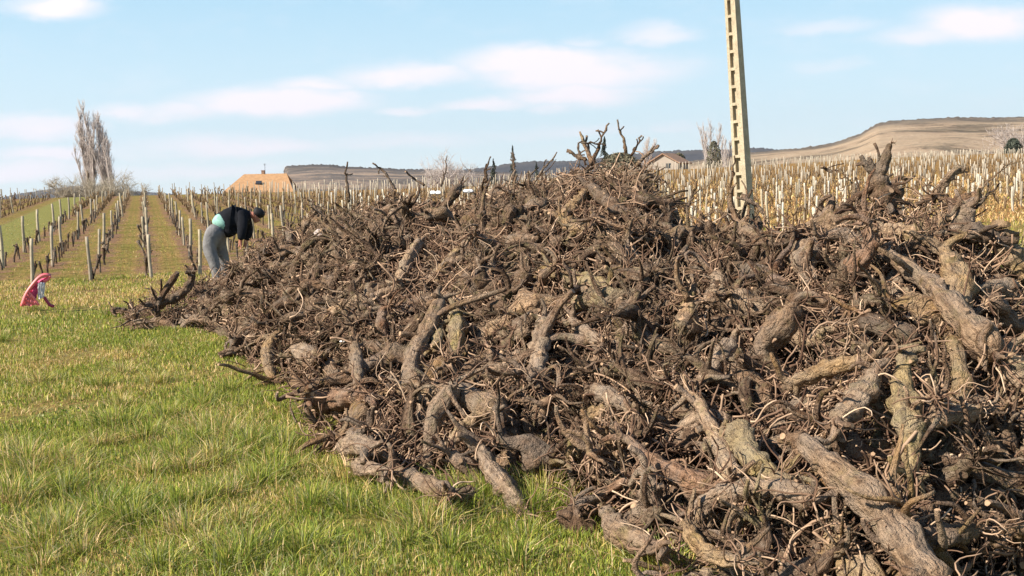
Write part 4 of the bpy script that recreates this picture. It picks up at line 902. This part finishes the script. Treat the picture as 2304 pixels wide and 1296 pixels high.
for k, (px, py, r) in enumerate(auto):
    me, rm, sm_, L, r0, curv = VAR[k % len(VAR)]
    r = r + .03; p = at(px, py, r); n = mound_normal(np.array(p[0]), np.array(p[1]))
    s = random.uniform(.8, 1.25)*(1.0 if r < 9 else .95)
    a = random.uniform(0, 6.28); t = Vector((math.cos(a), math.sin(a), 0)); nn = Vector(n); t = (t-nn*t.dot(nn)).normalized()
    t = (t + nn*random.gauss(0.0, .16 if r > np.interp(math.atan2(p[0], p[1]), CA, CR)-1.2 else .36)).normalized(); b = nn.cross(t).normalized(); c = t.cross(b)
    M = Matrix((t, b, c)).transposed() @ Matrix.Rotation(random.uniform(0, 6.28), 3, 'X')
    # keep the foot of the heap on the grass
    p = p + n*(.01)
    o = bpy.data.objects.new('vine_stump', me); COL.objects.link(o)
    o.matrix_world = Matrix.Translation(Vector(p)) @ M.to_4x4() @ Matrix.Scale(s, 4)
    ch = bpy.data.objects.new('roots', rm); COL.objects.link(ch); ch.parent = o
    ch = bpy.data.objects.new('shoots', sm_); COL.objects.link(ch); ch.parent = o
    cn = random.choices(['grey', 'brown', 'dark', 'ochre', 'pale', 'reddish', 'mossy'], [36, 34, 9, 8, 6, 4, 3])[0]
    if px < 700 and cn in ('pale', 'ochre', 'mossy'): cn = 'brown'
    cc = COLS[cn]; o.color = (*cc, 1)
    e0, e1 = p-np.array(M @ Vector((1, 0, 0)))*L*s/2, p+np.array(M @ Vector((1, 0, 0)))*L*s/2
    (x0, y0, _), (x1, y1, _) = project(e0), project(e1)
    ang = math.degrees(math.atan2(-(y1-y0), x1-x0)); ln = math.hypot(x1-x0, y1-y0); full = L*s/r*F
    if ln < .5*full: pose = 'end on'
    else:
        aa = ang % 180
        pose = 'lying level' if aa < 22 or aa > 158 else 'upright' if 68 < aa < 112 else 'leaning away' if aa <= 68 else 'leaning grassward'
    made.append([o, ('long ' if L*s > .72 else 'short ' if L*s < .52 else '')+('thick ' if r0*s > .048 else 'thin ' if r0*s < .036 else '')+cn.replace('pale', 'tan').replace('dark', 'dark').replace('mossy', 'mossy'), pose, ZONES[int(np.argmin(((ZP-[px, py])**2).sum(1)))][2], px])
from collections import defaultdict
dd = defaultdict(list)
for m in made: dd[(m[1], m[2], m[3])].append(m)
for (a, pz, z), ms in dd.items():
    ms.sort(key=lambda m: m[4])
    for i, m in enumerate(ms):
        pre = '' if len(ms) == 1 else ORD[i]+' '
        tag(m[0], f"{pre}{a} vine stump {pz}, {z}", 'vine stump', 'uprooted vine stumps in the heap')

# ---- the mass underneath and between: one heap nobody could count
def heap_mass():
    mb = MB()
    # dark core: lowered sheet coloured as the shade in the heap's gaps
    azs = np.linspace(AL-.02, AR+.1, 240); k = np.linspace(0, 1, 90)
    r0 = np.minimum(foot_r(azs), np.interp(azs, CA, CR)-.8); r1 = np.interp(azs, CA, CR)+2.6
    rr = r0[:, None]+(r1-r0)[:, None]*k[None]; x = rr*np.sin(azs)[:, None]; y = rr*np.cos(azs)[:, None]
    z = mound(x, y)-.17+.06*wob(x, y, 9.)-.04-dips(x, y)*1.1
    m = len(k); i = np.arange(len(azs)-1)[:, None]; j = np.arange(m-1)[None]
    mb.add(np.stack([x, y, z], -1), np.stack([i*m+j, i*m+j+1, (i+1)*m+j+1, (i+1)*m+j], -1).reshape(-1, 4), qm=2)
    # buried and leftover stumps, small steps of the same kind
    lows = []
    for v in range(24):
        a, _, _, L, _, _ = stump_variant(500+v, True); lows.append((np.concatenate(a.v), np.concatenate(a.q), np.concatenate(a.t), np.concatenate(a.b), np.concatenate(a.c), np.concatenate(a.tm)))
    def spots(n, wnear):
        az = rng.uniform(AL, AR, n*6); rA = np.minimum(foot_r(az), np.interp(az, CA, CR)-.8)+.12; rB = np.interp(az, CA, CR)+1.6
        r = rng.uniform(4, 16.5, n*6); ok = (r > rA) & (r < rB) & (rng.uniform(0, 1, n*6) < (5.2/r)**wnear*1.4)
        az, r = az[ok][:n], r[ok][:n]; x, y = r*np.sin(az), r*np.cos(az); return x, y, mound(x, y)-dips(x, y), mound_normal(x, y)
    x, y, z, nn = spots(1500, 0.)
    ppx, ppy, _ = project(np.stack([x, y, z+.05], -1)); near = (np.hypot(HM[None, :, 0]-ppx[:, None], HM[None, :, 1]-ppy[:, None]) < HM[None, :, 2]+34).any(1)
    crest = np.hypot(x, y) > np.interp(np.arctan2(x, y), CA, CR)-.9
    z = z-.26*near-.06*crest+.02
    for q in range(len(x)):
        V, Q, T, B, C, TM = lows[q % 24]; a = random.uniform(0, 6.28)
        n_ = Vector(nn[q]); t = Vector((math.cos(a), math.sin(a), 0)); t = (t-n_*t.dot(n_)+n_*random.gauss(0, .12 if crest[q] else .28)).normalized(); b = n_.cross(t).normalized(); c = t.cross(b)
        M = np.array(Matrix((t, b, c)).transposed() @ Matrix.Rotation(random.uniform(0, 6.28), 3, 'X')); s = random.uniform(.7, 1.15)
        mb.add((V*s*np.array([1, .88, .88])) @ M.T + np.array([x[q], y[q], z[q]-random.uniform(-.01, .10)]), Q, T, 0, TM, B+random.uniform(0, 9), C*random.uniform(.3, 1))
    # loose roots and prunings
    for cnt, ln, rad, S_, N, wn in ((11000, .20, .0044, 4, 9, .4), (11000, .11, .0034, 3, 7, 1.2), (3600, .26, .0070, 5, 9, .3)):
        x, y, z, nn = spots(cnt, wn); K = len(x); a = rng.uniform(0, 6.28, K)
        d = np.stack([np.cos(a), np.sin(a), np.zeros(K)], -1)+nn*rng.normal(.05, .45, (K, 1))
        st = np.stack([x, y, z+rng.uniform(-.10, .06, K)], -1); le = ln*rng.uniform(.4, 1.5, K)
        st = st - d*le[:, None]*.4
        P = walk(K, N, st, d, le, .30, -.012); r0 = rad*rng.uniform(.6, 1.5, K)
        tubes(mb, P, r0[:, None]*np.linspace(1, .55, N)[None], S_, tint=rng.uniform(0, 1, K)**1.1, mat=3)
    o = obj('stump_heap', mb.mesh('stump_heap', [BARKF, CUT, GAP_SHADE, TWIG]))
    tag(o, 'dense tangle of smaller roots, prunings and buried stumps filling the heap', 'heap of stumps', kind='stuff')
heap_mass()

# ---- pale scraps caught in the heap
SCR = plain('white_plastic', (.85,.85,.85), .35, .5, .05); 
def scrap(px, py, w, h, label, c=None, ang=0, fwd=.22):
    r = hit(px, py)[0]; 
    if np.isnan(r): r = float(np.interp(math.atan2(*ray(px, py)[:2]), CA, CR))
    p = at(px, py, r-fwd); k = r/F; mb = MB(); n = 9
    gx, gy = np.meshgrid(np.linspace(-1, 1, n), np.linspace(-1, 1, n)); rad = np.sqrt(gx**2+gy**2)
    z = .35*(1-rad**2*.5)+.12*np.sin(gx*5+1)*np.cos(gy*4)
    sc = 1/np.maximum(1, rad**.8); V = np.stack([gx*w*k*sc, -z*w*k*.8, gy*h*k*sc+0], -1).reshape(-1, 3); B = V+np.array([0, .004+.3*h*k, -.0])
    i = np.arange(n-1)[:, None]*n; j = np.arange(n-1)[None]; q = np.stack([i+j, i+j+1, i+n+j+1, i+n+j], -1).reshape(-1, 4)
    edge = list(range(n))+[n*(a+1)+n-1 for a in range(n-1)]+[n*n-2-a for a in range(n-1)]+[n*(n-2-a) for a in range(n-2)]
    allv = np.concatenate([V, B]); sq = [[edge[a], edge[a]+n*n, edge[(a+1) % len(edge)]+n*n, edge[(a+1) % len(edge)]] for a in range(len(edge))]
    mb.add(allv, np.concatenate([q, q[:, ::-1]+n*n, np.array(sq)])); o = obj('plastic_scrap', mb.mesh('plastic_scrap', [c or SCR]), None, p); o.rotation_euler = (R(-25), 0, ang); tag(o, label, 'scrap', 'pale scraps on the heap')
scrap(974, 433, 6, 4, 'shiny white scrap on the crest, first of the touching pair', fwd=.35); scrap(986, 433, 6, 4, 'shiny white scrap on the crest, second of the touching pair', fwd=.35)
scrap(1053, 430, 12, 4, 'longest shiny white scrap on the crest, past the round topped stump', fwd=.35); scrap(724, 524, 17, 9, 'large dull pinkish white scrap on the low crest by the man', plain('dull_scrap', (.55,.46,.42), .8, .2, .3, 20))
scrap(1556, 516, 6, 3, 'small white scrap in the dip between the two peaks'); scrap(1400, 657, 4, 3, 'tiny white scrap beyond the yellowish level stump'); scrap(770, 768, 6, 2, 'thin white scrap above the short upright stump')

# ------------------------------------------------------------------ pink frame on the grass
PINK = plain('pink_red_plastic', (.85,.20,.20), .4, .5, .06); PINKS = plain('pink_sheet', (.72,.10,.22), .6, .3, .1); PAN = plain('grey_label', (.62,.58,.57), .6, .3, .35, 14); MAR = plain('dark_pink', (.38,.05,.11), .6, .3, .1)
def pink_thing():
    r = 16.6; base = at(80, 690, r); base[2] = float(terr(base[0], base[1])); root = bpy.data.objects.new('folding_frame', None); COL.objects.link(root); root.location = base
    tag(root, 'bright pink and red folding frame holding a pink sheet and grey panel, on the grass', 'folding frame')
    kk = r/F
    def P3(px, py, dy): p = at(px, py, r+dy)-base; return (p[0], p[1], max(p[2], -.01))
    def bar(name, pts, rad, m):
        W_ = resample([(*P3(*p), rad) for p in pts], 16); mb = MB(); tubes(mb, W_[None, :, :3], W_[None, :, 3], 8, cap=0); return obj(name, mb.mesh(name, [m]), root)
    bar('curved_bar', [(49,689,0),(53,675,0),(60,658,0),(76,637,0),(90,621,0),(100,617,0),(107,619,0),(113,621,.02)], .024, PINK)
    bar('curved_bar', [(56,686,.32),(60,665,.32),(80,632,.32),(96,616,.32),(108,617,.3),(114,620,.3)], .022, MAR)
    bar('strut', [(66,659,0),(74,668,0),(82,679,0),(87,687,0)], .02, PINK)
    bar('leg', [(99,668,.05),(106,678,.05),(112,687,.05),(122,689,.05)], .022, MAR)
    bar('crossbar', [(113,621,0),(108,630,.02),(98,633,.04)], .02, PINK)
    def cloth(name, top, bot, m, dep, amp, th=.012):
        n, k_ = 18, 9; A_ = resample([P3(*p, dep) for p in top], n); B_ = resample([P3(*p, dep) for p in bot], n); v = np.linspace(0, 1, k_)[None, :, None]
        G = A_[:, None]*(1-v)+B_[:, None]*v; gx, gy = np.meshgrid(np.arange(n), np.arange(k_), indexing='ij')
        G[..., 1] += amp*(np.sin(gx*1.1+gy*.9)+.7*np.sin(gx*.5-gy*1.6+1)+.5*rng.normal(0, 1, gx.shape)*.6); G[..., 2] += amp*.25*np.sin(gy*2+gx)*(gy > 0)
        V = np.concatenate([G.reshape(-1, 3), G.reshape(-1, 3)+np.array([0, th, 0])]); N_ = n*k_
        i = np.arange(n-1)[:, None]*k_; j = np.arange(k_-1)[None]; q = np.stack([i+j, i+j+1, i+k_+j+1, i+k_+j], -1).reshape(-1, 4)
        e = [(i*k_, (i+1)*k_) for i in range(n-1)]+[(i*k_+k_-1, (i+1)*k_+k_-1) for i in range(n-1)]+[(j, j+1) for j in range(k_-1)]+[((n-1)*k_+j, (n-1)*k_+j+1) for j in range(k_-1)]
        mb = MB(); mb.add(V, np.concatenate([q, q[:, ::-1]+N_, np.array([[a_, b_, b_+N_, a_+N_] for a_, b_ in e])])); return obj(name, mb.mesh(name, [m]), root)
    cloth('sheet', [(52,686),(58,668),(70,648),(88,628),(110,622)], [(60,688),(70,682),(80,674),(86,658),(104,634)], PINKS, .04, .02)
    cloth('panel', [(84,638),(92,635),(101,636)], [(86,674),(93,671),(99,667)], PAN, -.02, .008)
    cloth('flap', [(60,668),(64,662),(68,661)], [(55,687),(68,689),(83,685)], PINK, -.01, .014)
pink_thing()

# ------------------------------------------------------------------ the bending man
def skin_mesh(name, verts, edges, mats, sub=2, root_i=0):
    me = bpy.data.meshes.new(name+'_cage'); me.from_pydata([v[:3] for v in verts], edges, [])
    o = bpy.data.objects.new(name+'_cage', me); COL.objects.link(o)
    sk = o.modifiers.new('s', 'SKIN'); sk.use_smooth_shade = True; sk.branch_smoothing = .4
    for i, v in enumerate(verts):
        d = me.skin_vertices[0].data[i]; d.radius = (v[3], v[4] if len(v) > 4 else v[3]); d.use_root = (i == root_i)
    ss = o.modifiers.new('u', 'SUBSURF'); ss.levels = sub; ss.render_levels = sub
    dg = bpy.context.evaluated_depsgraph_get(); out = bpy.data.meshes.new_from_object(o.evaluated_get(dg)); out.name = name
    bpy.data.objects.remove(o); out.materials.clear()
    for m in mats: out.materials.append(m)
    for p in out.polygons: p.use_smooth = True
    return out
SKIN = plain('skin', (.36,.15,.10), .6, .3, .08); SWEAT = plain('black_wool', (.013,.014,.018), .95, .1, .25, 20); SHIRT = plain('teal_shirt', (.25,.45,.39), .85, .2, .3, 14)
def trouser_mat():
    t = NT('grey_trousers', .9, .1); n = t.noise(t.coord(), 9, 5, .65); t.bump(n, .03, .7); return t.base(t.ramp(n, [(.3, (.13,.125,.13)), (.7, (.24,.235,.235))]))
TROU = trouser_mat(); HAIR = plain('dark_hair', (.012,.011,.012), .7, .3, .2, 30); SHOE = plain('dark_shoe', (.03,.025,.02), .6, .3)
def man():
    r = 18.2; base = at(490, 655, r); base[2] = float(terr(base[0], base[1])); bz = base.copy()
    def J(px, py, dy, rad, rad2=None):
        p = at(px, py, r+dy)-bz; return (p[0], p[1], p[2], rad, rad2 or rad)
    gy = 652
    body = [J(472,528,0,.13), J(496,503,0,.10), J(530,488,0,.11), J(550,487,0,.10), J(563,484,0,.06), J(575,483,0,.10), J(585,484,0,.088), J(574,494,0,.06), J(577,501,0,.045),  # 0-8
            J(548,494,-.15,.045), J(543,521,-.21,.045), J(541,544,-.2,.032), J(541,551,-.2,.036,.022),   # 9-12 near arm
            J(556,495,.15,.045), J(560,521,.22,.045), J(552,545,.2,.032), J(551,552,.2,.036,.022),        # 13-16
            J(468,545,-.1,.08), J(480,584,-.13,.05), J(490,636,-.14,.04), J(494,gy-1,-.14,.035), # 17-20
            J(488,545,.1,.08), J(503,584,.15,.05), J(509,636,.15,.04), J(514,gy-1,.15,.035),   # 21-24
            J(585,497,0,.02)]
    ed = [(0,1),(1,2),(2,3),(3,4),(4,5),(5,6),(5,7),(7,8),(3,9),(9,10),(10,11),(11,12),(3,13),(13,14),(14,15),(15,16),(0,17),(17,18),(18,19),(19,20),(0,21),(21,22),(22,23),(23,24),(7,25)]
    for h, sgn in ((12, -1), (16, 1)):
        hx, hy, dy = (541, 551, -.2) if h == 12 else (551, 552, .2)
        for f in range(4):
            i = len(body); body.append(J(hx+2, hy+4+(f % 2)*.4, dy+(f-1.5)*.022, .0095)); body.append(J(hx+1.5, hy+8-(f == 3)*1.2, dy+(f-1.5)*.024, .0085)); body.append(J(hx-1.5, hy+10.5-(f == 3)*1.5, dy+(f-1.5)*.022, .008)); ed += [(h, i), (i, i+1), (i+1, i+2)]
        i = len(body); body.append(J(hx-4, hy+2.5, dy-.03*sgn*-1, .010)); body.append(J(hx-5, hy+6, dy-.035*sgn*-1, .009)); ed += [(h, i), (i, i+1)]
    me = skin_mesh('person', body, ed, [SKIN]); o = obj('person', me, None, base)
    tag(o, 'person bending down over the heap in black sweater, teal shirt and grey trousers', 'person')
    def child(name, vs, es, m, sub=2):
        return obj(name, skin_mesh(name, vs, es, [m], sub), o)
    child('trousers', [J(472,530,0,.215,.22), J(492,499,0,.20,.21), J(466,552,-.1,.135), J(480,584,-.13,.098), J(489,620,-.14,.083), J(492,646,-.14,.092), J(492,550,.1,.135), J(503,584,.15,.098), J(508,620,.15,.083), J(510,646,.15,.092)], [(0,1),(0,2),(2,3),(3,4),(4,5),(0,6),(6,7),(7,8),(8,9)], TROU)
    child('shirt', [J(491,514,0,.12,.14), J(496,504,0,.150,.17), J(512,492,0,.165,.19)], [(0,1),(1,2)], SHIRT)
    child('sweater', [J(488,499,0,.20,.22), J(516,490,0,.205,.23), J(542,488,0,.185,.23), J(556,486,0,.13), J(566,484,0,.075), J(548,498,-.17,.105), J(544,521,-.22,.082), J(542,541,-.21,.055), J(556,498,.17,.105), J(561,521,.22,.082), J(553,542,.2,.055), J(516,512,0,.16,.2), J(530,530,0,.13,.17)],
          [(0,1),(1,2),(2,3),(3,4),(2,5),(5,6),(6,7),(2,8),(8,9),(9,10),(1,11),(11,12)], SWEAT)
    child('hair', [J(569,475,0,.065,.08), J(578,477,0,.095), J(588,482,0,.088), J(591,490,0,.05)], [(0,1),(1,2),(2,3)], HAIR)
    for dy in (-.12, .12):
        x = 493 if dy < 0 else 508
        child('shoe', [J(x-4,gy,dy,.05), J(x+6,gy+1,dy,.048,.04), J(x+18,gy+2,dy,.045,.035)], [(0,1),(1,2)], SHOE)
    for k, dy in enumerate((-.085, .085)):
        child('ear', [J(570,479,dy,.018,.01), J(571,484,dy*1.05,.022,.012), J(573,488,dy,.014,.01)], [(0,1),(1,2)], SKIN)
    for dy in (-.04, .04):
        child('eye', [J(586.5,491,dy,.012), J(587,492,dy,.012)], [(0,1)], plain('eye', (.03,.02,.02), .3, .5))
man()

# ------------------------------------------------------------------ air between here and the far hills
def haze():
    m = bpy.data.materials.new('haze'); m.use_nodes = True; nt = m.node_tree; nt.nodes.clear()
    out = nt.nodes.new('ShaderNodeOutputMaterial'); v = nt.nodes.new('ShaderNodeVolumePrincipled'); v.inputs['Color'].default_value = (.80,.88,1,1); v.inputs['Density'].default_value = 5e-5; v.inputs['Anisotropy'].default_value = .3
    nt.links.new(v.outputs[0], out.inputs['Volume'])
    mb = MB(); box(mb, (0, 0, 240), (19000, 19000, 520)); tag(obj('haze', mb.mesh('haze', [m], False)), kind='stuff'); bpy.data.objects['haze']['label'] = 'thin blue haze lying over the far hills'
haze()

# ------------------------------------------------------------------ grass
def grass():
    lib = NT('grass_blades', .75, .2); c = lib.attr('col', 'Color'); lib.base(c)
    tr = lib.N.new('ShaderNodeBsdfTranslucent'); mx = lib.N.new('ShaderNodeMixShader'); mx.inputs[0].default_value = .3
    lib.L.new(c, tr.inputs[0]); lib.L.new(lib.p.outputs[0], mx.inputs[1]); lib.L.new(tr.outputs[0], mx.inputs[2]); lib.L.new(mx.outputs[0], lib.N['Material Output'].inputs[0])
    XS, YS, HS, WS, DX, CC = [], [], [], [], [], []
    pal = np.array([(.13,.19,.03), (.21,.25,.045), (.28,.27,.065), (.065,.105,.018), (.39,.29,.135), (.54,.43,.27), (.26,.28,.15), (.30,.17,.08)])
    def scatter(n, r_a, r_b, az_a, az_b, h, w, dens=None, prob=None, leanf=1.):
        r = np.sqrt(rng.uniform(r_a**2, r_b**2, n)); az = np.radians(rng.uniform(az_a, az_b, n)); x, y = r*np.sin(az), r*np.cos(az)
        ok = mound(x, y) < .04
        if dens is not None: ok &= rng.uniform(0, 1, n) < dens(x, y)
        x, y, r = x[ok], y[ok], r[ok]; add(x, y, h*rng.uniform(.45, 1.25, len(x)), w*rng.uniform(.7, 1.3, len(x)), prob, leanf)
    def add(x, y, h, w, prob, leanf=1., dirs=None):
        n = len(x); d1 = wob(x, y, .9); d2 = wob(x+31, y-17, 2.7); k = d1*.7+d2*.6
        u, v = uv(x, y); dry = np.clip(k*.8+.12+sm(13, 20, v)*.45, 0, 1)
        g = rng.uniform(0, 1, n); isdry = g < dry*.75+.1
        ic = np.where(isdry, rng.choice([4, 5, 2, 7], n, p=[.42, .26, .24, .08]), rng.choice([0, 1, 2, 3, 6], n, p=[.31, .3, .16, .15, .08])) if prob is None else rng.choice(8, n, p=prob)
        col = pal[ic]*rng.uniform(.7, 1.5, (n, 1))*np.array([1.36, 1.27, 1.12])
        a = rng.uniform(0, 6.28, n) if dirs is None else dirs
        le = np.abs(rng.normal(.35, .35, n))*leanf*h
        XS.append(x); YS.append(y); HS.append(h); WS.append(w); DX.append(np.stack([np.cos(a)*le, np.sin(a)*le], -1)); CC.append(col)
    patch = lambda x, y: np.clip(.62+.9*wob(x+7, y+3, 2.3), .05, 1)
    scatter(230000, 4.1, 8, -28, 9, .042, .0045, patch); scatter(200000, 8, 14, -28, 2, .05, .0062, patch); scatter(110000, 14, 23, -28, -3, .06, .010, patch)
    scatter(50000, 23, 50, -28, 28, .05, .013, lambda x, y: np.where((np.abs(((uv(x, y)[0]+.5) % 1)-.5) > .17), .5, .15), [.10,.18,.16,.06,.28,.04,.04,.14])
    scatter(60000, 34, 80, 3, 28, .15, .03, None, [.0,.03,.05,.0,.42,.18,.02,.30], 1.5)
    scatter(16000, 4.0, 6, 3, 27, .06, .005); scatter(16000, 11, 34, 5, 28, .10, .018)
    scatter(60000, 4.1, 9, -28, 6, .085, .0045, lambda x, y: np.clip(-.2+1.7*wob(x*1.-8, y*1.+6, 1.4), 0, 1), [.22,.22,.12,.14,.12,.04,.14,0], 1.8)
    scatter(26000, 4.1, 9, -28, 6, .07, .004, lambda x, y: np.clip(-.3+1.7*wob(x-3, y+16, 1.7), 0, 1), [.04,.08,.14,0,.34,.34,.06,0], 2.4)
    # small broad leaves (clover, plantain)
    scatter(60000, 4.1, 10, -28, 9, .022, .011, lambda x, y: np.clip(.25+1.1*wob(x-3, y+9, 1.9), 0, 1), [.34,.3,.08,.2,.02,.0,.06,0], 2.2)
    scatter(26000, 4.1, 9, -28, 9, .03, .019, lambda x, y: np.clip(-.15+1.6*wob(x+5, y-9, 2.1), 0, 1), [.30,.22,.05,.35,.02,.0,.06,0], 2.6)
    scatter(14000, 4.1, 12, -28, 9, .03, .007, lambda x, y: np.clip(.25+1.2*wob(x+13, y+2, 1.5), 0, 1), [0,0,.1,0,.45,.35,0,.1], 3)
    # long tussocks
    tus = [(500,985,1.),(560,1010,.9),(440,1000,.8),(250,960,1.),(330,985,.8),(60,1050,1.2),(20,1130,1.1),(150,1110,.9),(240,1160,1.),(300,1180,.9),(520,880,.7),(620,1060,.8),(90,860,.8),(270,840,.7),(960,1200,1.),(1010,1170,.9),(1100,1130,1.),(1230,1120,1.1),(1200,1160,.8),(590,815,.8),(570,800,.9),(640,1010,.8),(420,1200,.9),(700,1140,.8),(270,700,.7),(240,710,.6),(480,1040,1.),(380,940,.8),(880,1130,.8),(1500,1290,1.),(2270,1285,1.),(790,1150,.7),(140,1210,1.),(80,700,.6),(350,860,.7)]
    for k in range(80): tus.append((random.uniform(-20, 1200), random.uniform(720, 1290), random.uniform(.4, .8)))
    for px, py, s in tus:
        d = ray(px, py); t = -EYE/d[2]; c = d[:2]*t; n = int(420*s)
        if px > 330 and mound(np.array(c[0]), np.array(c[1])) > .1: continue
        a = rng.uniform(0, 6.28, n); q = np.abs(rng.normal(0, .12*s, n)); pr = [.26,.26,.12,.14,.06,.02,.14,0] if random.random() < .6 else [.16,.18,.14,.06,.18,.12,.16,0]
        add(c[0]+q*np.cos(a), c[1]+q*np.sin(a), rng.uniform(.08, .20, n)*s**.5, np.full(n, .0042), pr, 1.9, a+rng.normal(0, .5, n))
    x = np.concatenate(XS); y = np.concatenate(YS); h = np.concatenate(HS); w = np.concatenate(WS); dx = np.concatenate(DX); col = np.concatenate(CC); n = len(x)
    z = terr(x, y)-.006; a = rng.uniform(0, 3.14, n); sx = np.cos(a)*w; sy = np.sin(a)*w
    f = np.clip(1-np.hypot(dx[:, 0], dx[:, 1])/np.maximum(h, 1e-6)*.22, .35, 1)
    b0 = np.stack([x-sx/2, y-sy/2, z], -1); b1 = np.stack([x+sx/2, y+sy/2, z], -1)
    mx_, my_ = x+dx[:, 0]*.35, y+dx[:, 1]*.35; m0 = np.stack([mx_-sx*.4, my_-sy*.4, z+h*.62*f], -1); m1 = np.stack([mx_+sx*.4, my_+sy*.4, z+h*.62*f], -1)
    tp = np.stack([x+dx[:, 0], y+dx[:, 1], z+h*f], -1)
    V = np.stack([b0, b1, m1, m0, tp], 1).reshape(-1, 3); i = np.arange(n)*5
    mb = MB(); mb.add(V, np.stack([i, i+1, i+2, i+3], -1), np.stack([i+3, i+2, i+4], -1))
    me = mb.mesh('grass', [lib.m], True)
    ca = me.color_attributes.new('col', 'FLOAT_COLOR', 'POINT'); cc = np.concatenate([np.repeat(col, 5, 0), np.ones((n*5, 1))], 1); ca.data.foreach_set('color', cc.astype(np.float32).ravel())
    tag(obj('grass', me), 'short green and straw coloured grass around the heap', 'grass', kind='stuff')
grass()
